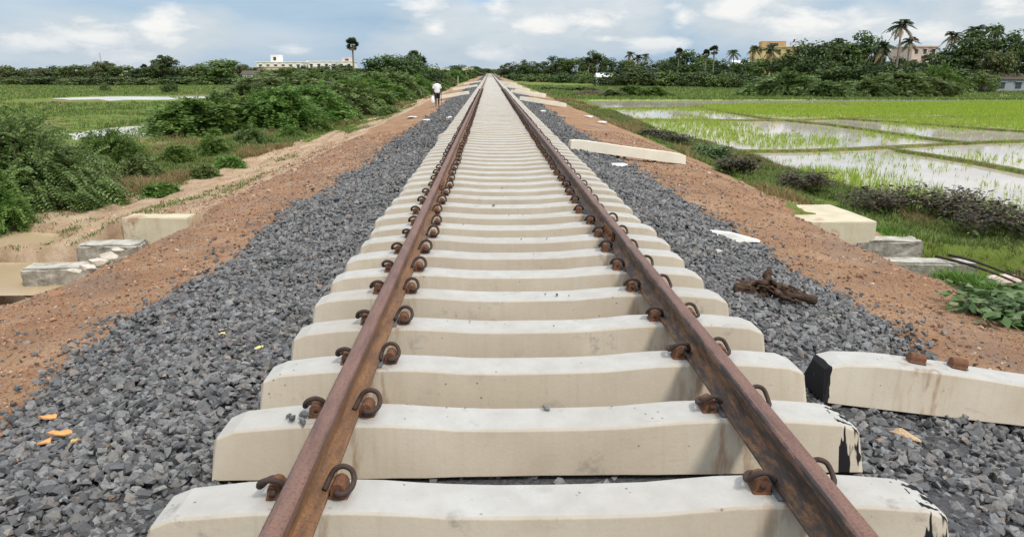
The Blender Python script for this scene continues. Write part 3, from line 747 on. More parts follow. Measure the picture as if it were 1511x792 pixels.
n = 20000; y = 8 + 40 * RNG.uniform(size=n) ** 1.7; x = -RNG.uniform(5.4, 10.2, n); m = (fbm(x * .9, y * .28, 61) < .56) & (RNG.uniform(size=n) < .25 + .75 * sstep(.42, .62, fbm(x * .8, y * .5, 311))) & ~((y > CH0 - .4) & (y < CH1 + .4)) & (np.hypot((x + 9.9) / 1.8, (y - 13.6) / 1.0) > 1); x, y = x[m], y[m]
o = scatter_rocks('soil_clods', np.c_[x, y, zt(x, y)], .016 * np.minimum(RNG.lognormal(0, .6, len(x)), 3.0) * (1 + y * .012), simple, M['clod'], RNG)
tag(o, 'sandy clods and crumbs of earth scattered over the gullied dirt slope', 'clods', kind='stuff')
def rock(name, loc, size, mat, label, cat, seed, group=None, rz=0, cuts=1, pts=16):
    v, f = rock_variants(1, pts, (.9, 1.0), seed)[0]
    bm = bmesh.new(); vs = [bm.verts.new(q) for q in v]
    for t_ in f: bm.faces.new([vs[i] for i in t_])
    bmesh.ops.bevel(bm, geom=list(bm.edges), offset=.06, segments=1, affect='EDGES')
    bmesh.ops.triangulate(bm, faces=bm.faces)
    bmesh.ops.subdivide_edges(bm, edges=bm.edges, cuts=cuts)
    r = random.Random(seed)
    for q in bm.verts: q.co += Vector((r.uniform(-1, 1), r.uniform(-1, 1), r.uniform(-1, 1))) * .035
    for q in bm.verts: q.co = Vector((q.co.x * size[0], q.co.y * size[1], q.co.z * size[2]))
    o = bm_obj(name, bm, mat); o.location = loc; o.rotation_euler = (0, 0, rz)
    return tag(o, label, cat, group)
def gp(u, v, dz=0):
    p = ground_at(u, v); return (p[0], p[1], p[2] + dz)

# broken white wedge, white flat rock, ochre lump, tan slab on the paddy-side ballast
bm = bmesh.new()
for_ = [(-.30, -.09, 0), (.30, -.05, 0), (.33, .06, 0), (-.28, .12, 0), (-.29, -.05, .13), (-.05, -.04, .115), (.31, -.02, .02), (.30, .05, .02), (-.04, .09, .10), (-.27, .09, .12)]
vs = [bm.verts.new(q) for q in for_]
bmesh.ops.convex_hull(bm, input=vs); bmesh.ops.bevel(bm, geom=list(bm.edges), offset=.006, segments=1, affect='EDGES')
o = bm_obj('concrete_fragment', bm, M['white_rock']); o.location = gp(1082, 356); o.rotation_euler = (0, 0, R(-6)); tag(o, 'broken wedge-shaped white concrete fragment at the edge of the ballast', 'concrete fragment')
rock('flat_rock', gp(912, 246, .02), (.30, .34, .07), M['white_rock'], 'flat whitish rock on the ballast in front of the lone loose sleeper', 'rock', 31)
rock('ochre_rock', gp(936, 257, .02), (.16, .12, .06), M['ochre'], 'yellow ochre lump beside the flat whitish rock', 'rock', 32)
rock('tan_rock', gp(1328, 646, .02), (.125, .058, .035), M['tan_rock'], 'flat tan piece of stone on the gravel before the black-ended sleeper', 'rock', 33, rz=R(-38))
rock('grey_rock', gp(1057, 372, .01), (.09, .08, .03), M['white_rock'], 'small pale flat stone in the ballast below the broken wedge', 'rock', 34)
for k, (u, v, sx, sy, lab) in enumerate(((631, 179, .33, .7, 'flat white slab lying at the ballast edge in front of the walking person'), (609, 174, .26, .45, 'small flat white slab on red soil in front of the walking person'), (664, 175, .22, .5, 'white slab on the ballast close to the sleeper ends'), (652, 152, .16, .3, 'small white chunk on ballast behind the walking person'), (672, 176, .1, .2, 'tiny white chunk beside the white slab at the sleeper ends'))):
    rock('white_slab', gp(u, v, .03), (sx, sy, .06), M['white_rock'], lab, 'slab', 60 + k, 'white slabs on the scrub-side ballast')
for k, (u, v, s, lab) in enumerate(((868, 174, .42, 'long whitish stone on the paddy-side red soil'), (888, 182, .30, 'whitish stone lying just ahead of the long one on paddy-side red soil'), (801, 166, .2, 'small whitish stone on ballast by the paddy-side shoulder'))):
    rock('whitish_stone', gp(u, v, .04), (s, s * .7, .08), M['white_rock'], lab, 'stone', 70 + k, 'whitish stones on the paddy-side shoulder')
rock('white_stone', gp(158, 276, .04), (.12, .1, .07), M['white_rock'], 'white stone on the gullied dirt slope', 'stone', 79)

# driftwood stump
dw = gp(1140, 446, .04); root = empty('driftwood', dw, R(-14)); tag(root, 'gnarled brown driftwood stump lying on the dark ballast', 'driftwood')
bm = bmesh.new(); rr = random.Random(5)
def gnarl(P, r0, r1, seg=9):
    Q = smooth_path(P, 5); n = len(Q); rad = [(r0 + (r1 - r0) * i / (n - 1)) * rr.uniform(.55, 1.4) for i in range(n)]
    add_tube(bm, [q + Vector((rr.uniform(-1, 1), rr.uniform(-1, 1), rr.uniform(-1, 1))) * .014 for q in Q], rad, seg)
gnarl([(-.29, .02, .05), (-.16, .03, .065), (-.02, .01, .06), (.12, -.04, .04), (.30, -.10, .02)], .062, .03, 10)
gnarl([(-.29, -.05, .03), (-.17, -.06, .02), (-.05, -.03, .03)], .028, .045)
gnarl([(-.06, 0, .04), (-.055, .01, .13), (-.05, .02, .24)], .05, .018)
gnarl([(-.02, -.02, .14), (.03, -.05, .09), (.06, -.10, .02)], .018, .012)
gnarl([(-.20, .03, .09), (-.12, -.02, .12), (-.05, -.02, .15)], .022, .03)
gnarl([(-.03, 0, .09), (.06, .02, .10), (.16, -.01, .06), (.27, -.02, .03)], .03, .014)
gnarl([(-.02, -.03, .07), (.04, -.09, .06), (.10, -.11, .03), (.19, -.13, .01)], .026, .014)
gnarl([(.02, .03, .06), (.13, .06, .07), (.25, .05, .03)], .026, .012)
for k in range(22):
    x0_ = rr.uniform(-.28, .12); y0_ = rr.uniform(-.06, .05); z0_ = rr.uniform(.05, .10); L_ = rr.uniform(.08, .22); a_ = rr.uniform(-.5, .3)
    gnarl([(x0_, y0_, z0_), (x0_ + L_ * .5, y0_ + L_ * .5 * a_, z0_ + rr.uniform(-.01, .04)), (x0_ + L_, y0_ + L_ * a_, z0_ + rr.uniform(-.06, .03))], rr.uniform(.006, .013), .003, 5)
bm_obj('root_wood', bm, M['wood'], root, True)

# orange scraps, yellow leaves
def scrap(name, u, v, w_, l_, ang, mat, label, cat, seed, group=None, th=.004, dz=.045):
    r = np.random.default_rng(seed); n = 11; bm = bmesh.new(); top, bot = [], []
    for k in range(n):
        a = 2 * math.pi * k / n; q = r.uniform(.6, 1.1); x, y = math.cos(a) * w_ * q, math.sin(a) * l_ * q
        z = r.uniform(-.006, .012); top.append(bm.verts.new((x, y, z + th))); bot.append(bm.verts.new((x, y, z - th)))
    c = bm.verts.new((0, 0, .012)); d = bm.verts.new((0, 0, .004))
    for k in range(n):
        j = (k + 1) % n; bm.faces.new((c, top[k], top[j])); bm.faces.new((d, bot[j], bot[k])); bm.faces.new((top[k], bot[k], bot[j], top[j]))
    o = bm_obj(name, bm, mat); o.location = gp(u, v, dz); o.rotation_euler = (r.uniform(-.1, .1), r.uniform(-.1, .1), ang); return tag(o, label, cat, group)
g_ = 'orange scraps on the ballast'
scrap('orange_scrap', 73, 626, .052, .03, .3, M['orange'], 'orange scrap higher up alone on the dark ballast', 'scrap', 1, g_)
scrap('orange_scrap', 91, 650, .08, .026, .1, M['orange'], 'long orange scrap in the middle of the scattered orange bits', 'scrap', 2, g_)
scrap('orange_scrap', 68, 664, .048, .032, .9, M['orange'], 'orange scrap touching the lower end of the long one', 'scrap', 3, g_)
scrap('orange_scrap', 113, 662, .022, .022, .3, M['ochre'], 'smallest yellowish orange scrap beside the long orange one', 'scrap', 4, g_)
scrap('orange_scrap', 36, 688, .028, .034, .3, M['orange'], 'orange scrap closest to the picture corner below the others', 'scrap', 6, g_)
scrap('fallen_leaf', 383, 523, .036, .02, .7, M['yleaf'], 'pale yellow fallen leaf on ballast near the sleeper ends', 'leaf', 7, 'fallen leaves on the ballast', .0015)
scrap('fallen_leaf', 328, 501, .03, .014, .1, M['yleaf'], 'smaller dull yellow leaf on ballast, farther from the sleepers', 'leaf', 8, 'fallen leaves on the ballast', .0015)
# dark stones resting on the second sleeper by the clip
for k, (x, y, z, s) in enumerate(((-1.045, 2.955, .022, .034), (-1.085, 2.93, .016, .028), (-1.035, 2.90, .018, .036), (-1.0, 2.985, .03, .03), (-1.11, 2.965, .012, .02))):
    rock('ballast_stone', (x, y, z), (s, s * .75, s * .6), M['stone'], ('biggest dark stone', 'flat dark stone', 'front dark stone', 'uppermost dark stone', 'smallest dark stone')[k] + ' of the few lying on a sleeper top beside the rail clip', 'stone', 90 + k, 'stones on the sleeper top', rz=k)

# ------------------------------------------------------------------ culvert ends
def block(name, c, s, rz, mat, label, cat, group=None, jag=.03, seed=1, bev=.02, cuts=6):
    bm = bmesh.new(); add_box(bm, (0, 0, 0), s)
    bmesh.ops.bevel(bm, geom=list(bm.edges), offset=bev, segments=2, affect='EDGES')
    bmesh.ops.subdivide_edges(bm, edges=[e for e in bm.edges if e.calc_length() > .25], cuts=cuts, use_grid_fill=True)
    r = random.Random(seed)
    if jag:
        for v in bm.verts: v.co += Vector((r.uniform(-1, 1), r.uniform(-1, 1), r.uniform(-1, 1))) * jag
    o = bm_obj(name, bm, mat); o.location = c; o.rotation_euler = (0, 0, rz); return tag(o, label, cat, group)
pA = on_plane(1293, 327, -.90)
block('culvert_headwall', (pA[0] - .95, pA[1] + .78, -1.40), (1.9, 1.6, 1.0), R(2), M['culvert'], 'cream cast concrete box end of the culvert on the paddy side', 'culvert', jag=.004, bev=.012, cuts=3)
pB = on_plane(178, 322, -.92)
block('culvert_headwall', (pB[0] + .56, pB[1] + .2, -1.47), (1.12, .4, 1.1), R(-2), M['culvert'], 'cream cast concrete culvert wall half buried in the scrub-side red soil', 'culvert', jag=.004, bev=.012, cuts=3)
wp = on_plane(1365, 356, -1.22)
block('wing_wall', (wp[0] - .55, wp[1] + .22, -1.50), (1.1, .40, .56), R(-3), M['oldblock'], 'mottled grey stone wing wall against the paddy-side concrete box', 'wall', 'culvert wing walls', .012, 2, .03)
wp = on_plane(1445, 388, -1.25)
block('wing_wall', (wp[0] - .70, wp[1] + .20, -1.55), (1.4, .38, .60), R(-7), M['oldblock'], 'grey wing wall with pale flat top and dark sticks across it', 'wall', 'culvert wing walls', .010, 3, .03)
wp = on_plane(112, 363, -1.24)
block('wing_wall', (wp[0] + .48, wp[1] + .2, -1.52), (.98, .42, .58), R(3), M['oldblock'], 'rough grey stone block beside the half-buried culvert wall on the scrub side', 'wall', 'culvert wing walls', .011, 4, .03)
wp = on_plane(32, 396, -1.34)
block('wing_wall', (wp[0] + .55, wp[1] + .2, -1.58), (1.15, .40, .48), R(7), M['oldblock'], 'rough grey stone block in the brown puddle, lower one on the scrub side', 'wall', 'culvert wing walls', .011, 5, .03)
for k, (u, v, sx, sy, sz) in enumerate(((160, 376, .16, .12, .09), (145, 384, .20, .12, .08), (128, 392, .16, .10, .07), (110, 397, .14, .1, .06), (173, 369, .12, .1, .08))):
    p = on_plane(u, v, -1.22); rock('rubble_stone', (p[0], p[1], -1.24), (sx, sy, sz), M['pale_rock'], ordw(k + 1) + ' pale rubble lump in the row below the half-buried culvert wall' , 'rubble', 40 + k, 'pale rubble by the culvert')
for k, (a, b, lab) in enumerate((((1380, 381, -1.22), (1515, 428, -1.45), 'longer thin dark stick slanting over the pale-topped wing wall'), ((1398, 383, -1.22), (1512, 412, -1.40), 'shorter thin dark stick lying along the pale-topped wing wall'))):
    A_, B_ = Vector(on_plane(*a)), Vector(on_plane(*b)); A_.z += .03; B_.z += .03; bm = bmesh.new()
    pts = [A_.lerp(B_, t) + Vector((0, 0, .05 * math.sin(3 * t + k))) for t in np.linspace(0, 1, 9)]; add_tube(bm, pts, [.022 - .001 * i for i in range(9)], 7)
    tag(bm_obj('dead_stick', bm, M['darkstick'], None, True), lab, 'stick', 'dark sticks by the culvert')
pp = on_plane(1478, 412, -1.5)
rock('rubble_slab', (pp[0] + .15, pp[1] + .1, -1.52), (.42, .22, .07), M['pinkwall'], 'pinkish broken slab beside the pale-topped wing wall', 'slab', 47)

# ------------------------------------------------------------------ vegetation
def rhomb(P, D, N, L, Wd):
    """leaf quads: P base, D unit direction, N unit normal"""
    Sd = np.cross(D, N); Sd /= np.linalg.norm(Sd, axis=1)[:, None] + 1e-9
    L = L[:, None]; Wd = Wd[:, None]
    q = np.stack([P, P + D * L * .45 + Sd * Wd * .5, P + D * L, P + D * L * .45 - Sd * Wd * .5], 1)
    return q.reshape(-1, 3)
def quads(n): return np.arange(n * 4).reshape(n, 4)
def unit(v): return v / (np.linalg.norm(v, axis=1)[:, None] + 1e-9)
def arch_branches(r, nb, Rx, Hh, droop, lo=35, hi=85):
    az = r.uniform(0, 2 * np.pi, nb); el_ = np.radians(r.uniform(lo, hi, nb)); ln = r.uniform(.6, 1.05, nb)
    return az, el_, ln
def prosopis(name, Rx, Hh, nb, nspray, leaflets, r, L=.3, Wd=.1, droop=.55, mat='prosopis'):
    """a thorny scrub: many arching branches with feathery sprays"""
    root = empty(name, (0, 0, 0))
    az = r.uniform(0, 2 * np.pi, nb); reach = Rx * np.sqrt(r.uniform(.02, 1, nb)); top = Hh * np.clip(1.02 - .62 * (reach / Rx) ** 2.2, .25, 1) * r.uniform(.78, 1.08, nb)
    base = np.c_[r.normal(0, Rx * .1, nb), r.normal(0, Rx * .1, nb), np.zeros(nb)]
    dh = np.c_[np.cos(az), np.sin(az), np.zeros(nb)]
    def pt(i, t):
        k = np.clip(t, 0, 1); zz = top[i] * (1 - (1 - k / .72) ** 2); 
        zz = np.where(k > .72, top[i] * (1 - droop * ((k - .72) / .28) ** 1.6), zz)
        p = base[i] + dh[i] * (reach[i] * (k ** 1.25))[:, None]; p[:, 2] += zz
        wob = np.c_[np.sin(i * 3.1 + k * 5), np.cos(i * 1.7 + k * 6), np.sin(i * 2.3 + k * 7)] * .07 * Rx * k[:, None]
        return p + wob
    bm = bmesh.new()
    for i in range(min(nb, 46)):
        ts = np.linspace(0, .92, 7); q = pt(np.full(7, i), ts); add_tube(bm, q, list(np.linspace(.022, .006, 7) * (Rx / 1.8) * (1.0 if leaflets > 6 else .45)), 4, False)
    bm_obj('stems', bm, M['twig'], root)
    n = nb * nspray; i = np.repeat(np.arange(nb), nspray); t = 1 - .78 * r.uniform(0, 1, n) ** 1.25
    p = pt(i, t); tg = unit(pt(i, np.minimum(t + .04, 1.0)) - pt(i, t - .04) + 1e-6)
    p = p + r.normal(0, .075 * Rx, (n, 3)); p[:, 2] = np.maximum(p[:, 2], .05)
    D = unit(tg * 1.0 + r.normal(0, .36, (n, 3)) + np.array([0, 0, -.12]))
    N = unit(r.normal(0, .5, (n, 3)) + np.array([0, 0, 1.0]))
    ln = L * r.uniform(.6, 1.3, n)
    if leaflets <= 0:
        Vv = rhomb(p, D, N, ln, Wd * r.uniform(.7, 1.3, n))
    else:
        Sd = unit(np.cross(D, N)); out = []
        for k in range(leaflets):
            f_ = (k + 1) / leaflets
            for s in (-1, 1):
                b_ = p + D * (ln * f_)[:, None] + np.array([0, 0, -1.0]) * (ln * f_ ** 2 * .25)[:, None]
                dd = unit(Sd * s + D * .7 + r.normal(0, .12, (n, 3)))
                out.append(rhomb(b_, dd, N, np.full(n, Wd) * (1.15 - .5 * f_), np.full(n, Wd * .5)))
        Vv = np.concatenate(out)
    np_mesh('foliage', Vv, quads(len(Vv) // 4), M[mat], root)
    return root
def crown(name, rx, hz, nclump, nleaf, leaf, r, parent, mat, z0, dome=.5, aspect=.55, lob=.34):
    """clumped crown: leaf faces spread through clumps inside a domed volume"""
    c = []
    while len(c) < nclump:
        q = r.uniform(-1, 1, 3)
        if q[0] ** 2 + q[1] ** 2 + (q[2] if q[2] > 0 else q[2] / dome) ** 2 < 1 and np.linalg.norm(q) > .35: c.append(q)
    c = np.array(c) * np.array([rx, rx, hz]); rad = rx * lob * r.uniform(.6, 1.25, nclump)
    i = np.repeat(np.arange(nclump), nleaf); n = len(i)
    d = unit(r.normal(size=(n, 3))); rr_ = rad[i] * r.uniform(.45, 1.05, n) ** .6
    p = c[i] + d * rr_[:, None] * np.array([1, 1, .72]) + np.array([0, 0, z0])
    N = unit(d + r.normal(0, .5, (n, 3)) + np.array([0, 0, .5])); D = unit(np.cross(N, r.normal(size=(n, 3))))
    ln = leaf * r.uniform(.6, 1.4, n)
    Vv = rhomb(p - D * ln[:, None] / 2, D, N, ln, ln * aspect * r.uniform(.8, 1.3, n))
    return np_mesh(name, Vv, quads(n), M[mat], parent), c
def tree(rx, H, trunk_h, nclump, nleaf, leaf, seed, mat, dome=.5, lob=.34):
    r = np.random.default_rng(seed); root = empty('tree', (0, 0, 0)); hz = (H - trunk_h) / (1 + dome) * 1.0; zc = trunk_h + hz * dome
    cr, c = crown('crown', rx, hz * .92, nclump, nleaf, leaf, r, root, mat, zc, dome, .55, lob)
    bm = bmesh.new(); t0 = .05 * H * .6 + .08
    add_tube(bm, [(0, 0, -.2), (.05 * rx, 0, trunk_h * .5), (.02 * rx, .05 * rx, trunk_h), (0, 0, zc + hz * .3)], [t0 * 1.2, t0, t0 * .8, t0 * .3], 7)
    for k in r.choice(len(c), min(9, len(c)), replace=False):
        q = c[k] + np.array([0, 0, zc]); s = Vector((.02 * rx, .03 * rx, trunk_h * r.uniform(.7, 1.0)))
        add_tube(bm, [s, s.lerp(Vector(q), .5) + Vector((0, 0, .05 * H)), q], [t0 * .5, t0 * .3, t0 * .1], 5)
    bm_obj('trunk', bm, M['bark'], root)
    return root
def bushy(rx, H, nclump, nleaf, leaf, seed, mat, lob=.38):
    r = np.random.default_rng(seed); root = empty('shrub', (0, 0, 0))
    crown('foliage', rx, H * .62, nclump, nleaf, leaf, r, root, mat, H * .36, .55, .5, lob)
    bm = bmesh.new()
    for k in range(7):
        a = r.uniform(0, 6.28); add_tube(bm, [(0, 0, -.1), (math.cos(a) * rx * .3, math.sin(a) * rx * .3, H * .4), (math.cos(a) * rx * .6, math.sin(a) * rx * .6, H * .7)], [.05, .035, .012], 5, False)
    bm_obj('stems', bm, M['twig'], root); return root
def palmyra(H, seed, cr=1.3):
    r = np.random.default_rng(seed); root = empty('palmyra_palm', (0, 0, 0)); bm = bmesh.new()
    zs = np.linspace(0, 1, 9); add_tube(bm, [(.12 * math.sin(z * 2), .05 * math.sin(z * 3), z * (H - cr * .9)) for z in zs], list(.2 - .075 * np.sin(zs * 1.5) + .03 * zs), 9); bm_obj('trunk', bm, M['palm_bark'], root)
    def fans(nf, lo, hi, rl, dead):
        Vv = []
        for k in range(nf):
            a = r.uniform(0, 6.283); e = math.radians(r.uniform(lo, hi)); d = np.array([math.cos(a) * math.cos(e), math.sin(a) * math.cos(e), math.sin(e)])
            side = np.array([-math.sin(a), math.cos(a), 0]); nrm = np.cross(d, side); c0 = np.array([.12 * math.sin(2), .05 * math.sin(3), H - cr * .95]) + d * cr * r.uniform(.35, .55)
            roll = r.uniform(-.6, .6); s2 = side * math.cos(roll) + nrm * math.sin(roll); n2_ = np.cross(d, s2)
            m = 13; ang = np.linspace(-1.75, 1.75, m); D = np.cos(ang)[:, None] * d + np.sin(ang)[:, None] * s2 + n2_ * .12
            D = unit(D); Vv.append(rhomb(np.repeat(c0[None], m, 0), D, np.repeat(n2_[None], m, 0), np.full(m, rl * r.uniform(.85, 1.1)), np.full(m, rl * .30)))
        return np.concatenate(Vv)
    v = fans(30, -25, 85, cr * .62, 0); np_mesh('crown', v, quads(len(v) // 4), M['palm'], root)
    v = fans(9, -80, -35, cr * .5, 1); np_mesh('dry_fronds', v, quads(len(v) // 4), M['palm_dead'], root)
    return root
def coconut(H, seed, fl=2.6, nf=20):
    r = np.random.default_rng(seed); root = empty('coconut_palm', (0, 0, 0)); bm = bmesh.new(); lean = r.uniform(-.1, .1) * H; top = np.array([lean, 0, H - fl * .55])
    zs = np.linspace(0, 1, 9); add_tube(bm, [(lean * z ** 1.7, 0, z * top[2]) for z in zs], list(.19 - .07 * zs), 8); bm_obj('trunk', bm, M['palm_bark'], root)
    def fronds(k0, lo, hi, dr):
        out = []
        for k in range(k0):
            a = 2 * math.pi * k / k0 + r.uniform(-.25, .25); e = math.radians(r.uniform(lo, hi)); L = fl * r.uniform(.8, 1.1); m = 22
            t = np.linspace(.08, 1, m); dh = np.array([math.cos(a), math.sin(a), 0]); side = np.array([-math.sin(a), math.cos(a), 0])
            q = top + dh * (L * t * math.cos(e))[:, None] + np.array([0, 0, 1.0]) * (L * (t * math.sin(e) - dr * t ** 2.2))[:, None]
            T = unit(np.gradient(q, axis=0))
            for s in (-1, 1):
                D = unit(side * s * .8 + T * .75 + np.array([0, 0, -.45]) + r.normal(0, .08, (m, 3))); ln = fl * .27 * np.sin(np.pi * (t * .86 + .1)) + .06
                out.append(rhomb(q, D, unit(np.cross(D, T) + 1e-4), ln, np.full(m, .085 * fl / 2.6 * 1.5)))
            out.append(rhomb(q[:-1], T[:-1], np.repeat(side[None], m - 1, 0) * 0 + np.array([0, 0, 1.0]), np.linalg.norm(np.diff(q, axis=0), axis=1) * 1.2, np.full(m - 1, .06)))
        return np.concatenate(out)
    v = fronds(nf, 0, 78, .62); np_mesh('crown', v, quads(len(v) // 4), M['palm'], root)
    v = fronds(5, -45, -15, .55); np_mesh('dry_fronds', v, quads(len(v) // 4), M['palm_dead'], root)
    return root

# --- prototypes (each is placed once itself, then copied)
class Kind:
    def __init__(self, make, dims): self.make = make; self.p = None; self.dims = dims
    def get(self):
        if self.p is None:
            self.p = self.make(); q = []
            for ch in self.p.children:
                a = np.empty(len(ch.data.vertices) * 3, np.float32); ch.data.vertices.foreach_get('co', a); q.append(a.reshape(-1, 3))
            q = np.concatenate(q); e = np.percentile(np.abs(q[:, :2]), 98.5)
            self.dims = (2 * float(e), float(np.percentile(q[:, 2], 99.7)))
            return self.p
        return copy_tree(self.p)
K = {
    'broad_a': Kind(lambda: tree(3.2, 7, 1.1, 34, 120, .42, 1, 'broad', .6, .36), (6.4, 7)),
    'broad_b': Kind(lambda: tree(3.4, 6.5, .9, 40, 110, .40, 2, 'broad_mid', .6, .33), (6.8, 6.5)),
    'broad_c': Kind(lambda: tree(3.0, 8, 1.6, 30, 130, .45, 3, 'broad', .7, .40), (6.0, 8)),
    'olive': Kind(lambda: tree(3.2, 6, .8, 36, 110, .38, 4, 'broad_olive', .6, .34), (6.4, 6)),
    'dome': Kind(lambda: tree(3.2, 7, .5, 60, 110, .36, 5, 'broad', .85, .30), (6.4, 7)),
    'umbrella': Kind(lambda: tree(5.0, 6.4, 1.6, 70, 110, .36, 6, 'broad', .35, .24), (10, 6.4)),
    'bush': Kind(lambda: bushy(2.2, 2.6, 34, 90, .30, 7, 'broad_mid'), (4.4, 2.6)),
    'bush_dark': Kind(lambda: bushy(2.2, 2.6, 34, 90, .30, 8, 'broad'), (4.4, 2.6)),
    'palmyra': Kind(lambda: palmyra(10, 9), (3.4, 10)),
    'palmyra_b': Kind(lambda: palmyra(8.5, 10, 1.6), (4, 8.5)),
    'coconut': Kind(lambda: coconut(12, 11, 2.8), (5, 12)),
    'coconut_b': Kind(lambda: coconut(9, 12, 2.6, 18), (5, 9)),
}
NAMES = {'palmyra': ('palmyra_palm', 'palm'), 'palmyra_b': ('palmyra_palm', 'palm'), 'coconut': ('coconut_palm', 'palm'), 'coconut_b': ('coconut_palm', 'palm'), 'bush': ('shrub', 'shrub'), 'bush_dark': ('shrub', 'shrub')}
def plant(kind, u, vtop, Yd, wpx, label, group, base_v=None, hmin=1.5):
    """stand one plant on the ground at depth Yd so that it spans wpx wide and reaches vtop in the survey"""
    p = at_depth(u, 120, Yd); x = p[0]; zb_ = zg(x, Yd)
    top = at_depth(u, vtop, Yd)[2]; h = max(top - zb_, hmin)
    d = float((np.array([x, Yd, zb_]) - CAM) @ FW); wm = wpx * d / F_PX
    k = K[kind]; o = k.get(); nm, cat = NAMES.get(kind, ('tree', 'tree'))
    o.name = nm; o.location = (x, Yd, zb_ - .05)
    sz = h / k.dims[1]; sx = (wm / k.dims[0]) if wpx else sz
    o.scale = (sx, sx * random.uniform(.9, 1.1), sz); o.rotation_euler = (0, 0, random.uniform(0, 6.28))
    return tag(o, label, cat, group)
random.seed(21)
# tree line beyond the scrub-side fields, counted from the frame edge towards the track
gl = 'tree line beyond the fields on the scrub side'
LL = [(-12, 100, 46, 'olive'), (14, 97, 44, 'broad_b'), (40, 100, 34, 'broad_a'), (62, 101, 34, 'olive'), (84, 97, 40, 'broad_a'), (108, 96, 38, 'broad_b'), (132, 96, 36, 'broad_a'), (154, 91, 42, 'olive'), (184, 97, 44, 'broad_b'),
      (210, 100, 34, 'broad_a'), (241, 82, 42, 'dome'), (272, 97, 42, 'broad_a'), (296, 96, 40, 'olive'), (326, 88, 62, 'broad_b'), (352, 95, 46, 'olive'), (372, 100, 26, 'broad_a'), (432, 99, 40, 'broad_b'), (468, 98, 34, 'broad_c'), (498, 95, 60, 'broad_a')]
for k, (u, vt, wp_, kd) in enumerate(LL):
    look = {'olive': 'olive green leafy tree', 'broad_a': 'dark green rounded tree', 'broad_b': 'mid green spreading tree', 'dome': 'tall dark dome-shaped tree', 'broad_c': 'dark upright tree'}[kd]
    plant(kd, u, vt, 196 + random.uniform(-8, 8) - (0 if u < 420 else 20), wp_ * 1.25, f'{look}, {ordw(k + 1)} along the far scrub-side tree line from its outer end', gl)
for k, (u, vt, wp_, kd) in enumerate(((386, 99, 30, 'broad_a'), (414, 101, 34, 'broad_b'), (450, 96, 26, 'broad_c'), (476, 98, 30, 'broad_a'), (506, 97, 34, 'broad_b'))):
    plant(kd, u, vt, 196, wp_ * 1.2, f'tree standing in front of the white flat-roofed buildings, {ordw(k + 1)} from the outer end', 'trees before the white buildings')
for k, (u, vt, wp_) in enumerate(((20, 113, 60), (70, 112, 54), (118, 114, 60), (165, 112, 60), (215, 114, 56), (262, 113, 60), (305, 111, 64), (352, 114, 50), (400, 112, 60), (440, 108, 50))):
    plant('bush_dark' if k % 2 else 'bush', u, vt, 184 + random.uniform(-4, 4), wp_ * 1.2, f'low dark shrub at the foot of the far scrub-side trees, {ordw(k + 1)} from the outer end', 'shrubs under the scrub-side tree line')
plant('coconut_b', 163, 90, 200, 0, 'small palm standing above the far scrub-side trees near the mast', 'palms of the scrub-side tree line')
plant('palmyra_b', 215, 94, 200, 0, 'small palm just before the dome-shaped tree', 'palms of the scrub-side tree line')
plant('palmyra_b', 62, 99, 205, 0, 'outermost small palm of the far scrub-side tree line', 'palms of the scrub-side tree line')
plant('bush', 154, 129, 128, 15, 'small round green bush alone in the far grass field', 'lone bushes in the field')
plant('bush_dark', 250, 124, 118, 26, 'dull green bush beside the pale pond', 'lone bushes in the field')
plant('palmyra', 522, 54, 104, 0, 'tall lone palmyra palm with bare slim trunk rising from the scrub', 'palms above the scrub hedge')
plant('palmyra_b', 611, 73, 118, 0, 'palmyra palm with yellowish crown at the end of the big umbrella tree', 'palms above the scrub hedge')
plant('palmyra_b', 622, 82, 122, 0, 'lower dark palmyra palm beside the yellowish one', 'palms above the scrub hedge')
plant('umbrella', 588, 80, 104, 118, 'broad umbrella-shaped dark tree above the scrub hedge', 'trees above the scrub hedge')
plant('broad_a', 632, 100, 112, 50, 'rounded dark tree closing the scrub hedge by the track', 'trees above the scrub hedge')
# paddy-side tree line, counted outwards from the track
gr_ = 'tree line beyond the paddy fields'
RL = [(756, 92, 34, 'broad_a', 262), (780, 91, 30, 'broad_c', 250), (802, 92, 32, 'broad_a', 240), (822, 83, 36, 'broad_c', 232), (848, 86, 38, 'broad_b', 222), (876, 75, 34, 'broad_c', 212), (902, 86, 36, 'broad_a', 200), (928, 88, 40, 'broad_b', 196),
      (956, 90, 40, 'broad_a', 190), (984, 88, 40, 'broad_b', 182), (1012, 74, 52, 'broad_c', 176), (1040, 84, 40, 'broad_b', 170), (1066, 88, 40, 'broad_a', 166), (1098, 86, 46, 'broad_a', 160), (1130, 84, 46, 'broad_b', 156), (1160, 86, 50, 'broad_a', 146),
      (1203, 61, 92, 'umbrella', 140), (1246, 62, 60, 'broad_b', 140), (1270, 47, 56, 'broad_c', 138), (1318, 84, 56, 'broad_a', 132), (1350, 90, 56, 'broad_b', 130), (1384, 72, 60, 'broad_a', 130), (1412, 70, 50, 'broad_c', 128), (1440, 38, 58, 'broad_c', 128), (1466, 74, 46, 'olive', 122), (1486, 46, 70, 'broad_a', 126), (1530, 50, 70, 'broad_b', 124)]
for k, (u, vt, wp_, kd, Yd) in enumerate(RL):
    look = {'olive': 'olive green tree', 'broad_a': 'dark green rounded tree', 'broad_b': 'mid green spreading tree', 'broad_c': 'tall dark upright tree', 'umbrella': 'massive dark wide-crowned tree'}[kd]
    plant(kd, u, vt, Yd, wp_ * 1.2, f'{look}, {ordw(k + 1)} outward from the track in the paddy-side tree line', gr_)
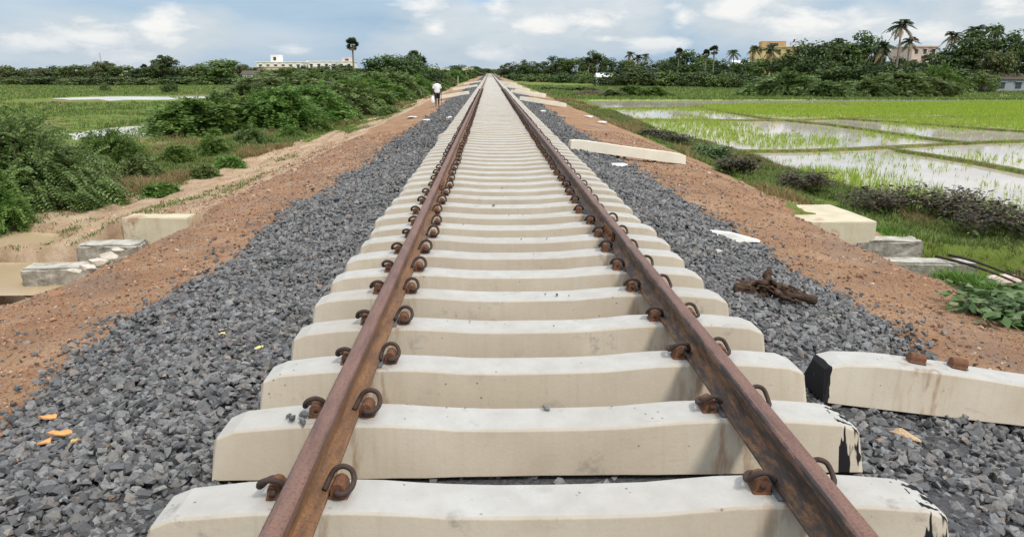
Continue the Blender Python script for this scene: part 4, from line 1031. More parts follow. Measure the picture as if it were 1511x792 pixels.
UL = [(768, 108, 40, 'bush_dark', 236), (800, 109, 40, 'bush', 220), (836, 108, 44, 'bush_dark', 206), (872, 108, 36, 'bush', 195), (935, 99, 74, 'bush_dark', 160), (892, 113, 30, 'bush_dark', 166), (985, 104, 60, 'bush', 158), (1030, 104, 50, 'bush_dark', 152), (1068, 106, 44, 'bush', 148), (1100, 108, 44, 'bush_dark', 142),
      (1228, 94, 60, 'bush_dark', 128), (1275, 92, 60, 'bush_dark', 126), (1312, 96, 70, 'bush_dark', 124), (1360, 92, 70, 'bush_dark', 122), (1405, 98, 70, 'bush_dark', 118), (1448, 104, 40, 'bush', 112)]
for k, (u, vt, wp_, kd, Yd) in enumerate(UL):
    plant(kd, u, vt, Yd, wp_ * 1.25, f"{'dark' if kd == 'bush_dark' else 'mid'} green shrub under the paddy-side trees, {ordw(k + 1)} outward from the track", 'shrubs under the paddy-side tree line')
for u, vt, Yd, kd, lab in ((772, 88, 262, 'coconut_b', 'first small palm of the paddy-side line, closest to the track'), (814, 84, 240, 'coconut_b', 'second small thin palm of the paddy-side line outward from the track'), (925, 76, 205, 'coconut', 'first of three small coconut palms over the dark bushes'), (938, 81, 205, 'coconut_b', 'middle of three small coconut palms over the dark bushes'), (954, 79, 205, 'coconut', 'third of three small coconut palms over the dark bushes'),
                            (868, 84, 196, 'palmyra_b', 'palmyra palm with dry skirt under the pointed tree'), (880, 80, 196, 'palmyra_b', 'second palmyra palm with dry skirt under the pointed tree'), (1000, 70, 172, 'palmyra', 'slim palm at the start of the tall palm group'), (1040, 72, 160, 'palmyra', 'tall palmyra beside the twin-looking one'), (1051, 66, 160, 'palmyra', 'tallest palmyra with bare pale trunk, just before two coconut palms'),
                            (1082, 73, 160, 'coconut', 'dark coconut palm, first of two before the yellow building'), (1106, 67, 160, 'coconut', 'dark coconut palm closest to the yellow building'), (1137, 66, 148, 'coconut_b', 'small palm in front of the yellow building'), (1228, 56, 140, 'coconut', 'palm peeping above the massive wide-crowned tree'),
                            (1320, 28, 128, 'coconut', 'tallest coconut palm with full fronds above the paddy-side trees'), (1336, 54, 132, 'coconut', 'coconut palm just outward of the tallest one'), (1296, 62, 124, 'coconut_b', 'shorter coconut palm with drooping yellowed fronds, inward of the tallest one'), (1390, 46, 138, 'coconut', 'bushy coconut palm beside the pink building'), (1436, 36, 136, 'coconut', 'coconut palm crown behind the bright tall tree'), (1464, 38, 138, 'coconut', 'coconut palm with windblown fronds outward of the bright tall tree'), (1508, 38, 140, 'coconut', 'outermost coconut palm at the frame edge')):
    plant(kd, u, vt, Yd, 0, lab, 'palms of the paddy-side tree line')
# scrub bushes along the edge of the paddies
r0 = np.random.default_rng(99)
PRO = {'mid': Kind(lambda: prosopis('thorn_scrub', 2.2, 2.2, 75, 28, 5, np.random.default_rng(101), .62, .23), (4.8, 2.3)),
       'mid_b': Kind(lambda: prosopis('thorn_scrub', 2.2, 2.4, 80, 28, 5, np.random.default_rng(102), .58, .23, .7), (4.8, 2.5)),
       'lush': Kind(lambda: prosopis('thorn_scrub', 2.2, 2.2, 80, 28, 5, np.random.default_rng(103), .62, .24, .6, 'prosopis_lush'), (4.8, 2.3)),
       'lush_b': Kind(lambda: prosopis('thorn_scrub', 2.2, 2.3, 80, 28, 5, np.random.default_rng(104), .58, .23, .75, 'prosopis_lush'), (4.8, 2.4))}
K.update(PRO); 
for k_ in PRO: NAMES[k_] = ('thorn_scrub', 'scrub bush')
def scrub(kd, u, vt, Yd, wp_, label, group): return plant(kd, u, vt, Yd, wp_, label, group, hmin=.5)
gs = 'scrub bushes at the far edge of the paddies'
for u, vt, Yd, wp_, kd, lab in ((1158, 106, 98, 100, 'mid', 'pale green mounded scrub below the yellow building'), (1222, 120, 92, 66, 'mid_b', 'bright-tipped round scrub below the massive wide-crowned tree'), (1282, 118, 94, 70, 'mid', 'scrub mound just outward of the round bright-tipped one'), (1318, 108, 96, 90, 'mid_b', 'large grey-green scrub mound below the tallest coconut palm'), (1368, 112, 98, 80, 'mid', 'scrub mound below the pink building'), (1386, 96, 104, 50, 'lush_b', 'yellowish green bush standing above the scrub mounds'), (1118, 126, 98, 44, 'lush', 'low green scrub at the inner end of the paddy-edge scrub'),
                            (930, 126, 96, 44, 'lush', 'low bright green scrub with flowers in front of the small white hut'), (966, 127, 94, 44, 'lush_b', 'low green scrub in front of the white post'), (905, 132, 92, 40, 'mid', 'low dull green scrub, inner one before the small white hut'), (860, 128, 120, 44, 'mid_b', 'low scrub at the foot of the paddy-side shoulder'), (812, 128, 128, 44, 'mid', 'small scrub beside the row of spare sleepers')):
    scrub(kd, u, vt, Yd, wp_ * 1.15, lab, gs)
for k, (u, vt, Yd, wp_, kd) in enumerate(((652, 106, 150, 34, 'mid'), (668, 105, 190, 34, 'lush'), (684, 104, 240, 30, 'mid_b'), (640, 106, 210, 40, 'mid'), (660, 103, 290, 44, 'mid_b'), (700, 104, 320, 26, 'mid'), (690, 103, 360, 40, 'lush_b'))):
    scrub(kd, u, vt, Yd, wp_ * 1.2, f'far green scrub beside the scrub-side shoulder, {ordw(k + 1)} beyond the hedge', 'far scrub beyond the hedge')
pk = bushy(2.2, 1.2, 30, 80, .22, 77, 'pink'); pk.name = 'weed_patch'; pk.location = (*at_depth(872, 130, 100)[:2], -1.75); pk.scale = (1.0, .6, .55); tag(pk, 'pinkish brown weed patch in the grass before the small white hut', 'weeds')
# scrub hedge along the scrub side of the line: u, top v, foot v, width
gh = 'scrub hedge along the dirt track'
HL = [(300, 140, 200, 140, 'lush_b', 'arching grey-green scrub at the near end of the hedge'), (365, 136, 190, 90, 'lush', None), (410, 128, 192, 110, 'lush_b', None), (452, 126, 182, 100, 'lush', None), (490, 122, 172, 96, 'mid', None), (430, 112, 158, 110, 'mid_b', None), (360, 122, 160, 90, 'mid', None),
      (522, 118, 162, 90, 'lush', None), (550, 112, 154, 90, 'lush_b', None), (484, 110, 150, 100, 'mid', None), (575, 106, 148, 84, 'mid_b', None), (598, 108, 143, 70, 'lush', None), (540, 100, 140, 90, 'mid', None), (470, 103, 138, 90, 'mid_b', None), (620, 112, 138, 60, 'mid', None), (400, 108, 140, 90, 'mid', None), (636, 116, 134, 40, 'lush_b', None), (654, 118, 130, 30, 'mid', None), (520, 112, 146, 80, 'lush_b', None), (582, 96, 136, 80, 'mid_b', None)]
for k, (u, vt, vf, wp_, kd, lab) in enumerate(HL):
    p = ground_at(u, vf)
    scrub(kd, u, vt, p[1] + wp_ * p[1] / F_PX * .42, wp_ * 1.22, lab or f"{'bright' if kd.startswith('lush') else 'grey'}-green scrub bush, {ordw(k + 1)} in the hedge counting roughly from its near end", gh)
# near scrub
rn = np.random.default_rng(5)
big = prosopis('thorn_scrub', 2.25, 1.75, 120, 34, 8, rn, .50, .095, .62); big.location = (-11.3, 17.4, -1.6); tag(big, 'big feathery grey-green thorn scrub close to the dirt track', 'scrub bush', 'near scrub by the dirt track')
b2 = prosopis('thorn_scrub', 1.5, 1.55, 85, 32, 7, np.random.default_rng(6), .46, .095, .6); b2.location = (-13.9, 18.6, -1.6); tag(b2, 'feathery scrub behind the big one at the frame edge', 'scrub bush', 'near scrub by the dirt track')
b3 = prosopis('thorn_scrub', 1.2, 1.25, 66, 28, 7, np.random.default_rng(8), .36, .08, .7, 'prosopis_lush'); b3.location = (-11.6, 22.5, -1.6); tag(b3, 'smaller yellowish green scrub beside the big feathery one', 'scrub bush', 'near scrub by the dirt track')
b4 = prosopis('thorn_scrub', 1.0, 1.0, 56, 28, 7, np.random.default_rng(9), .32, .08, .7, 'prosopis_lush'); b4.location = (-10.3, 14.6, -1.55); tag(b4, 'low bright green scrub at the front foot of the big feathery one', 'scrub bush', 'near scrub by the dirt track')
# purple-leaved weeds by the paddy
def weed(x, y, rx, h, seed, label, group, mats=('purple', 'lushgrass'), leaf=.10, n=44):
    r = np.random.default_rng(seed); root = empty('purple_weed', (x, y, zg(x, y))); tag(root, label, 'weeds', group)
    m = int(n * max(1, rx / .6)); stx = r.uniform(-1, 1, m) * rx; sty = r.uniform(-1, 1, m) * min(rx * .55, .55); hh = h * r.uniform(.6, 1.1, m)
    bm = bmesh.new(); P, D = [], []
    for k in range(m):
        lean = r.normal(0, .14, 2); a = np.array([stx[k], sty[k], 0]); b = a + np.array([lean[0], lean[1], hh[k]]); add_tube(bm, [a, (a + b) / 2 + np.array([0, 0, .04]), b], [.008, .006, .003], 4, False)
        nl = 26; t = r.uniform(.25, 1, nl) ** .8; az = r.uniform(0, 6.28, nl); rad = r.uniform(.02, .16, nl)
        P.append(a + (b - a) * t[:, None] + np.c_[np.cos(az) * rad, np.sin(az) * rad, rad * .3]); D.append(np.c_[np.cos(az), np.sin(az), r.uniform(-.5, .3, nl)])
    bm_obj('stems', bm, M['twig'], root)
    P = np.concatenate(P); D = unit(np.concatenate(D)); N = unit(r.normal(0, .35, P.shape) + np.array([0, 0, 1.0])); nn = len(P); low = P[:, 2] < h * .38
    for mk, sel, nm in ((mats[0], ~low, 'foliage'), (mats[1], low, 'lower_foliage')):
        if sel.sum() == 0: continue
        v = rhomb(P[sel], D[sel], N[sel], leaf * r.uniform(.7, 1.4, sel.sum()), leaf * .6 * r.uniform(.7, 1.2, sel.sum())); np_mesh(nm, v, quads(len(v) // 4), M[mk], root)
gw = 'purple-leaved weeds beside the paddy'
for k, (u, v, rx, h, lab) in enumerate(((1350, 318, 1.5, .60, 'wide dark purple-leaved weed bank behind the concrete culvert box'), (1425, 330, .6, .5, 'dark purple weed at the outer end of the wide bank'), (1495, 352, 1.0, .6, 'dark purple weed bank at the frame edge by the paddy'), (1180, 284, .55, .5, 'dark purple weed clump at the paddy corner behind the culvert box'), (1083, 260, .42, .5, 'dark purple weed clump beside the end of the lone loose sleeper'), (990, 214, .7, .45, 'reddish dark weed clump at the paddy edge behind the lone loose sleeper'), (962, 205, .35, .4, 'small reddish weed clump next along behind the lone loose sleeper'))):
    p = ground_at(u, v); weed(p[0], p[1], rx, h, 120 + k, lab, gw)
p = ground_at(1052, 240); weed(p[0], p[1], .5, .55, 140, 'fresh green leafy weed clump by the end of the lone loose sleeper', 'green weeds by the paddy', ('bigleaf', 'lushgrass'), .12)
p = ground_at(1470, 476); weed(p[0] + .55, p[1] + .25, .62, .26, 141, 'broad-leaved green creeper below the pale-topped wing wall', 'green weeds by the paddy', ('bigleaf', 'lushgrass'), .13, 34)
p = ground_at(1246, 352); weed(p[0] - .12, p[1] - .15, .16, .2, 142, 'small green weed growing against the concrete culvert box', 'green weeds by the paddy', ('lushgrass', 'lushgrass'), .06, 12)

# --- grass and rice
def blades(name, xy, z, h, wd, nper, r, mat, lean=.35, spread=.05):
    n = len(xy) * nper; P = np.repeat(np.c_[xy, z], nper, 0) + np.c_[r.normal(0, spread, (n, 2)), np.zeros(n)]
    hh = np.repeat(h, nper) * r.uniform(.55, 1.15, n); ww = np.repeat(wd, nper); az = r.uniform(0, 6.28, n); sd_ = np.c_[np.cos(az), np.sin(az), np.zeros(n)] * ww[:, None]
    ln = r.normal(0, lean, (n, 2)) * hh[:, None]
    t1 = P + np.c_[ln * .35, hh * .6]; t2 = P + np.c_[ln, hh]
    Vv = np.stack([P - sd_, P + sd_, t1 + sd_ * .7, t2, t1 - sd_ * .7], 1).reshape(-1, 3); b = np.arange(n)[:, None] * 5
    F = np.concatenate([b + np.array([[0, 1, 2]]), b + np.array([[0, 2, 4]]), b + np.array([[4, 2, 3]])])
    return np_mesh(name, Vv, F, M[mat])
def poly_in(x, y, poly):
    c = np.zeros(len(x), bool); n = len(poly)
    for i in range(n):
        x1, y1 = poly[i]; x2, y2 = poly[(i + 1) % n]
        cr = ((y1 > y) != (y2 > y)) & (x < (x2 - x1) * (y - y1) / (y2 - y1 + 1e-12) + x1); c ^= cr
    return c
def fld(px): return [tuple(on_plane(u, v, ZW)[:2]) for u, v in px]
FIELDS = [ # outline, tufts per m2, noise threshold, height
    (fld([(1000, 208), (1085, 223), (1290, 217), (1327, 222), (1511, 252), (1760, 300), (1900, 420), (1500, 350), (1290, 300), (1180, 262)]), 7, .50, .22),
    (fld([(1327, 222), (1424, 210), (1511, 207), (1900, 200), (1900, 330), (1511, 252)]), 9, .52, .24),
    (fld([(890, 176), (1161, 177), (1304, 194), (1424, 210), (1290, 217), (1085, 223), (1000, 208)]), 15, .52, .26),
    (fld([(1161, 177), (1236, 174), (1331, 180), (1511, 194), (1800, 210), (1511, 207), (1424, 210), (1304, 194)]), 13, .48, .24),
    (fld([(885, 159), (1025, 158), (1130, 174), (1161, 177), (890, 176)]), 11, .56, .24),
    (fld([(1025, 158), (1053, 155), (1511, 150), (1900, 150), (1900, 168), (1511, 171), (1236, 174), (1130, 174)]), 24, .24, .28),
    (fld([(1236, 174), (1511, 171), (1900, 168), (1900, 205), (1511, 193), (1331, 180)]), 24, .22, .28)]
XY, HH = [], []
for poly, dens, th, h in FIELDS:
    P_ = np.array(poly); x0, y0 = P_.min(0); x1, y1 = P_.max(0); y1 = min(y1, PAD_FAR - .5); x1 = min(x1, 95); n = int((x1 - x0) * (y1 - y0) * dens)
    x = RNG.uniform(x0, x1, n); y = RNG.uniform(y0, y1, n); m = poly_in(x, y, poly) & (paddy_mask(x, y) > .8)
    nz = fbm(x * .35, y * .22, 91, 4); m &= RNG.uniform(size=n) < sstep(th - .05, th + .08, nz) + .07
    # drilled rows
    XY.append(np.c_[x[m], y[m]]); HH.append(np.full(m.sum(), h) * (.75 + .5 * nz[m]))
# greener strip next to the embankment corner
x = RNG.uniform(9.3, 16, 2600); y = RNG.uniform(15.5, 24, 2600); m = (paddy_mask(x, y) > .5) & (RNG.uniform(size=2600) < sstep(3.4, 0.3, x - np.interp(y, PAD_Y, PAD_X)))
XY.append(np.c_[x[m], y[m]]); HH.append(np.full(m.sum(), .34))
XY = np.concatenate(XY); HH = np.concatenate(HH); print('rice tufts', len(XY))
o = blades('rice_seedlings', XY, np.full(len(XY), ZW - .06), HH, .0045 + .00022 * XY[:, 1], 4, RNG, 'rice', .28, .035); tag(o, 'young bright green rice seedlings standing in the flooded paddies', 'rice', kind='stuff')
# low earth banks between paddies
BUNDS = [[(1060, 222), (1180, 221), (1290, 217), (1424, 210), (1511, 207), (1800, 200)], [(1327, 221), (1420, 235), (1511, 252), (1680, 285)], [(1161, 177), (1230, 184), (1304, 194), (1384, 205), (1424, 210)], [(1236, 174), (1331, 180), (1421, 187), (1511, 193), (1750, 207)], [(888, 159), (1025, 158), (1053, 155), (1300, 154), (1511, 149), (1900, 148)], [(905, 176), (1020, 176), (1161, 177), (1236, 174), (1380, 172), (1511, 171), (1900, 168)], [(1025, 158), (1080, 166), (1130, 174), (1161, 177)]]
gxy = []
for k, b in enumerate(BUNDS):
    pts = [on_plane(u, v, ZW + .1) for u, v in b]; Q = np.array([q[:] for q in smooth_path([(p[0], p[1], 0) for p in pts], 14)])
    T = unit(np.gradient(Q, axis=0)); Sd = np.c_[-T[:, 1], T[:, 0], np.zeros(len(T))]
    wv = .17 + .12 * fbm(Q[:, 0], Q[:, 1], 95, 3); hv = .10 + .06 * fbm(Q[:, 0] * .8, Q[:, 1] * .8, 97, 3); rows = []
    for a, hz_ in ((-1.3, -.3), (-.75, .55), (-.2, 1.0), (.2, 1.0), (.75, .55), (1.3, -.3)):
        rows.append(np.c_[Q[:, :2] + Sd[:, :2] * (wv * a * .7)[:, None], ZW + hv * hz_])
    Vb = np.stack(rows, 1); m_, k_ = Vb.shape[:2]; I = np.arange(m_ * k_).reshape(m_, k_)
    tag(np_mesh('paddy_bank', Vb.reshape(-1, 3), np.stack([I[:-1, :-1], I[1:, :-1], I[1:, 1:], I[:-1, 1:]], -1).reshape(-1, 4), M['ground'], None, True, {'zone_a': np.tile([0, 0, 0, 1], (m_ * k_, 1)), 'zone_b': np.tile([0, .5, .25, 1], (m_ * k_, 1))}), kind='structure')
    n = 700 if k < 4 else 300; i = RNG.integers(0, len(Q), n); gxy.append(np.c_[Q[i, :2] + Sd[i, :2] * RNG.normal(0, .11, (n, 1)) + T[i, :2] * RNG.uniform(-.6, .6, (n, 1)), np.full(n, ZW + .07)])
gxy = np.concatenate(gxy)
# verge grass on the embankment toes
def verge(n, f, zfun=None):
    x, y = f(n); return x, y
XY, HH, WW = [], [], []
n = 26000; y = 5.5 + 55 * RNG.uniform(size=n) ** 1.6; er = np.interp(y, [0, 7, 12, 20, 30, 60, 120], [4.9, 5.0, 5.5, 6.0, 6.1, 5.8, 5.4]); x = er + (np.interp(y, PAD_Y, PAD_X).clip(0, 13) + .4 - er) * RNG.uniform(0, 1, n)
m = fbm(x * .8, y * .5, 201, 4) > .42; m &= ~((y > CH0 - .4) & (y < CH1 + 2.4) & (x < 7.3)); XY.append(np.c_[x, y][m]); HH.append(.09 + .12 * fbm(x, y, 203, 3)[m]); 
n = 9000; y = 8 + 30 * RNG.uniform(size=n) ** 1.4; x = -left_track_edge(y) - RNG.exponential(1.6, n) + .3; m = fbm(x * .8, y * .5, 205, 4) > .36; m &= ~((y > CH0 - .3) & (y < CH1 + .3)); m &= np.hypot((x + 9.9) / 1.8, (y - 13.6) / 1.0) > 1; XY.append(np.c_[x, y][m]); HH.append(.07 + .16 * fbm(x, y, 207, 3)[m])
n = 9000; y = 9 + 55 * RNG.uniform(size=n) ** 1.3; x = -RNG.uniform(5.9, 10, n); pt_ = fbm(x * .9, y * .28, 61); m = (pt_ > .545) & (RNG.uniform(size=n) < .8); m &= ~((y > CH0 - .3) & (y < CH1 + .3)); XY.append(np.c_[x, y][m]); HH.append(np.full(m.sum(), .07))
XY = np.concatenate(XY); HH = np.concatenate(HH); zz = zt(XY[:, 0], XY[:, 1])
XY = np.concatenate([XY, gxy[:, :2]]); HH = np.concatenate([HH, np.full(len(gxy), .07)]); zz = np.concatenate([zz, gxy[:, 2]])
print('grass tufts', len(XY))
o = blades('grass', XY, zz - .01, HH, .004 + .00035 * XY[:, 1], 6, RNG, 'grass', .5, .06); tag(o, 'short verge grass along embankment foot, dirt track and paddy banks', 'grass', kind='stuff')
n = 5200; y = 5.8 + 12 * RNG.uniform(size=n) ** 1.5; er = np.interp(y, [0, 7, 12, 20], [4.85, 4.95, 5.5, 6.0]); x = er + RNG.exponential(.5, n) - .1; m = (fbm(x * 1.2, y * 1.2, 211) > .47) & ~((y > 11.4) & (y < 14) & (x < 6.6)); x, y = x[m], y[m]
o = blades('lush_weeds', np.c_[x, y], zt(x, y) - .01, .10 + .16 * fbm(x * 2, y * 2, 213), np.full(len(x), .007), 6, RNG, 'lushgrass', .55, .05); tag(o, 'lush green weeds along the foot of the paddy-side embankment', 'weeds', kind='stuff')
n = 15000; y = 9 + 62 * RNG.uniform(size=n) ** 1.4; x = -left_track_edge(y) + .8 - RNG.exponential(2.2, n); m = (fbm(x * .55, y * .25, 321, 4) > .50) & ~((y > CH0 - .3) & (y < CH1 + .3)) & (np.hypot((x + 9.9) / 1.8, (y - 13.6) / 1.0) > 1); XYd = [np.c_[x, y][m]]
n = 6000; y = 14 + 70 * RNG.uniform(size=n) ** 1.3; er = np.interp(y, [0, 12, 20, 30, 60, 120], [4.9, 5.4, 6.0, 6.1, 5.8, 5.4]); x = er + RNG.uniform(-.3, 3.2, n); m = fbm(x * .7, y * .3, 325, 4) > .55; XYd.append(np.c_[x, y][m])
XYd = np.concatenate(XYd)
o = blades('dry_grass', XYd, zt(XYd[:, 0], XYd[:, 1]) - .01, .10 + .26 * fbm(XYd[:, 0] * .9, XYd[:, 1] * .9, 327), .003 + .00035 * XYd[:, 1], 6, RNG, 'drygrass', .5, .07); tag(o, 'straw coloured dry grass tufts mixed into the green verges', 'grass', kind='stuff')
rw = np.random.default_rng(61)
for k, (u, v, rx_, h_) in enumerate(((205, 262, .7, .45), (262, 240, .6, .5), (318, 226, .7, .55), (372, 212, .8, .6), (428, 203, .6, .4), (240, 290, .45, .22), (300, 262, .5, .2), (470, 193, .7, .5), (520, 178, .7, .45), (575, 168, .8, .4), (340, 246, .5, .22), (140, 300, .6, .35))):
    p = ground_at(u, v); o = prosopis('low_weed', rx_, h_, 34, 26, 3, np.random.default_rng(400 + k), .20, .10, .6, 'prosopis_lush' if k % 3 else 'prosopis'); o.location = p
    tag(o, f'low green weed tuft along the dirt track, {ordw(k + 1)} in the scatter', 'weeds', 'weed tufts along the dirt track')
# field grass far on both sides
n = 30000; y = 24 + 170 * RNG.uniform(size=n) ** 1.5; x = -(10.5 + RNG.uniform(0, 1, n) * (y * .95)); m = (np.hypot((x + 43) / 13, (y - 92) / 14) > 1) & (np.hypot((x + 18.6) / 4.0, (y - 40) / 9) > .95) & (np.hypot((x + 60) / 16, (y - 72) / 5) > 1)
x, y = x[m], y[m]; XY = [np.c_[x, y]]; HH = [(.16 + .22 * fbm(x * .2, y * .2, 221)) * np.where((y > 22) & (y < 56) & (x < -11), .4, 1)]
n = 14000; y = PAD_FAR + 80 * RNG.uniform(size=n) ** 1.3; x = 6 + RNG.uniform(0, 1, n) * y * .95; XY.append(np.c_[x, y]); HH.append(.18 + .25 * fbm(x * .2, y * .1, 223))
n = 1500; x = RNG.uniform(-23, -15, n); y = RNG.uniform(36, 49, n); m = fbm(x * .5, y * .4, 229) > .52; XY.append(np.c_[x[m], y[m]]); HH.append(np.full(m.sum(), .36))
XY = np.concatenate(XY); HH = np.concatenate(HH)
o = blades('field_grass', XY, zt(XY[:, 0], XY[:, 1]) - .02, HH, .008 + .0005 * XY[:, 1], 5, RNG, 'grass', .35, .14); tag(o, 'rough green field grass stretching to the far trees', 'grass', kind='stuff')

# ------------------------------------------------------------------ buildings
def building(name, u, Yd, wpx, vtop, wall, label, nwin=4, storeys=2, depth=8, parapet=True, tower=None, roof=None, vbase=None, rz=0):
    p = at_depth(u, vtop, Yd); d = float((np.array([p[0], Yd, 0]) - CAM) @ FW); wd = wpx * d / F_PX; z0 = zg(p[0], Yd) - .2; H = p[2] - z0
    root = empty(name, (p[0], Yd, z0), rz); tag(root, label, 'building')
    bm = bmesh.new(); add_box(bm, (0, depth / 2, H / 2), (wd, depth, H)); bm_obj('wall', bm, M[wall], root)
    if parapet:
        bm = bmesh.new(); add_box(bm, (0, depth / 2, H + .05), (wd + .5, depth + .5, .22)); bm_obj('roof_ledge', bm, M[wall], root)
    if roof:
        bm = bmesh.new(); e = .35; hw = wd / 2 + e
        a = [bm.verts.new(q) for q in ((-hw, -e, H), (hw, -e, H), (hw, depth + e, H), (-hw, depth + e, H), (-hw, depth / 2, H + depth * .22), (hw, depth / 2, H + depth * .22))]
        for f in ((0, 1, 5, 4), (2, 3, 4, 5), (0, 4, 3), (1, 2, 5), (0, 3, 2, 1)): bm.faces.new([a[i] for i in f])
        bm_obj('roof', bm, M[roof], root)
    sh = H / storeys
    for s in range(storeys):
        for k in range(nwin):
            x = (k + .5) / nwin * wd - wd / 2; bm = bmesh.new(); add_box(bm, (x, -.01, s * sh + sh * .55), (wd / nwin * .34, .12, sh * .42)); wi = bm_obj('window', bm, M['window'], root)
            bm = bmesh.new(); add_box(bm, (x, -.10, s * sh + sh * .80), (wd / nwin * .5, .35, .09)); bm_obj('window_hood', bm, M[wall], wi)
    if tower:
        x, tw, th, tm = tower; bm = bmesh.new(); add_box(bm, (x * wd, depth * .4, H + th / 2 + .16), (tw * wd, depth * .5, th)); tb = bm_obj('roof_room', bm, M[tm], root)
        bm = bmesh.new(); add_box(bm, (x * wd, depth * .15 - .02, H + th * .5), (tw * wd * .35, .1, th * .5)); bm_obj('window', bm, M['window'], tb)
    return root
building('white_building', 412, 232, 66, 92, 'whitewall', 'long white flat-roofed building with a roof room among the far trees', 6, 2, 9, tower=(-.12, .18, 2.0, 'whitewall'))
building('cream_building', 398, 214, 48, 99, 'creamwall', 'cream low building in front of the long white one', 4, 1, 6)
building('white_building', 487, 240, 66, 91, 'whitewall', 'long white flat-roofed wing behind the lone palmyra palm', 6, 2, 8, tower=(.36, .22, 1.1, 'pinkwall'))
building('hut', 368, 186, 22, 110, 'whitewall', 'small white hut half hidden at the foot of the far trees', 2, 1, 4, False, roof='roofdark')
building('yellow_building', 1150, 176, 66, 70, 'yellowwall', 'ochre yellow flat-roofed building above the paddy-side trees', 5, 4, 10, tower=(-.10, .52, 1.25, 'redwall'), rz=R(-12))
building('pink_building', 1366, 150, 38, 69, 'pinkwall', 'pinkish building with a flat roof peeping between coconut palms', 3, 4, 8)
building('white_hut', 893, 172, 20, 114, 'whitewall', 'small white hut with pale sheet roof at the foot of the palmyras', 2, 1, 4, False, roof='roofsheet')
building('white_shed', 1096, 172, 22, 95, 'whitewall', 'small white house under the coconut palms before the yellow building', 2, 2, 4, False, roof='roofsheet')
building('grey_shed', 1492, 119, 50, 117, 'greywall', 'grey low shed under dark trees at the frame edge', 2, 1, 4, False, roof='roofdark')
building('far_house', 650, 420, 26, 101, 'whitewall', 'tiny low white house on the horizon left of the vanishing rails', 3, 1, 6)
building('far_house', 690, 400, 16, 101, 'creamwall', 'tiny cream house beside the vanishing rails', 2, 1, 6)
for k, (u, vt, wp_, kd, Yd) in enumerate(((662, 100, 30, 'broad_a', 430), (700, 98, 26, 'broad_a', 450), (672, 97, 24, 'broad_c', 470), (682, 96, 40, 'broad_a', 480), (715, 101, 24, 'broad_b', 480), (640, 101, 26, 'broad_a', 440), (738, 101, 20, 'broad_b', 470), (727, 102, 22, 'broad_a', 500))):
    plant(kd, u, vt, Yd, wp_ * 1.2, f'tiny dark tree on the horizon at the end of the line, {ordw(k + 1)} of the cluster', 'tiny trees at the end of the line')
def post(u, vt, vb, label, w_=.14, group=None, mat='post'):
    p = ground_at(u, vb); top = at_depth(u, vt, p[1])[2]; bm = bmesh.new(); add_box(bm, (0, 0, (top - p[2]) / 2 - .1), (w_, w_, top - p[2] + .2), taper=.8)
    bmesh.ops.bevel(bm, geom=list(bm.edges), offset=.012, segments=1, affect='EDGES'); o = bm_obj('post', bm, M[mat]); o.location = p; tag(o, label, 'post', group)
post(974, 111, 126, 'pale concrete post standing at the far edge of the paddies', .3)
for k, (u, vt, vb) in enumerate(((676, 112, 126), (688, 106, 119), (697, 104, 114))): post(u, vt, vb, ordw(k + 1) + ' thin post along the scrub-side shoulder beyond the walking person', .12, 'posts along the scrub-side shoulder')
# lattice mast on the horizon
p = at_depth(147, 78, 330); zb_ = zg(p[0], 330); Hm = p[2] - zb_; root = empty('radio_mast', (p[0], 330, zb_)); tag(root, 'thin grey lattice mast above the far scrub-side trees', 'mast')
bm = bmesh.new()
for a in range(3):
    q = [(math.cos(a * 2.094) * .7 * (1 - .85 * t), math.sin(a * 2.094) * .7 * (1 - .85 * t), Hm * t) for t in (0, 1)]; add_tube(bm, q, .07, 5)
for s in range(9):
    for a in range(3):
        t0, t1 = s / 9, (s + 1) / 9; r0_, r1_ = .7 * (1 - .85 * t0), .7 * (1 - .85 * t1)
        add_tube(bm, [(math.cos(a * 2.094) * r0_, math.sin(a * 2.094) * r0_, Hm * t0), (math.cos((a + 1) * 2.094) * r1_, math.sin((a + 1) * 2.094) * r1_, Hm * t1)], .03, 4)
bm_obj('lattice', bm, M['mast'], root)
# timber stack by the line far ahead
p = gp(684, 118); root = empty('timber_stack', p, R(10)); tag(root, 'brown heap of old timbers beside the far scrub-side shoulder', 'timber heap'); rr = random.Random(3)
for k in range(9):
    bm = bmesh.new(); add_box(bm, (0, 0, 0), (2.6, .25, .22)); o = bm_obj('timber', bm, M['wood'], root); o.location = (rr.uniform(-.3, .3), (k % 3) * .5 - .5, .15 + (k // 3) * .3); o.rotation_euler = (rr.uniform(-.1, .1), rr.uniform(-.25, .25), rr.uniform(-.4, .4))

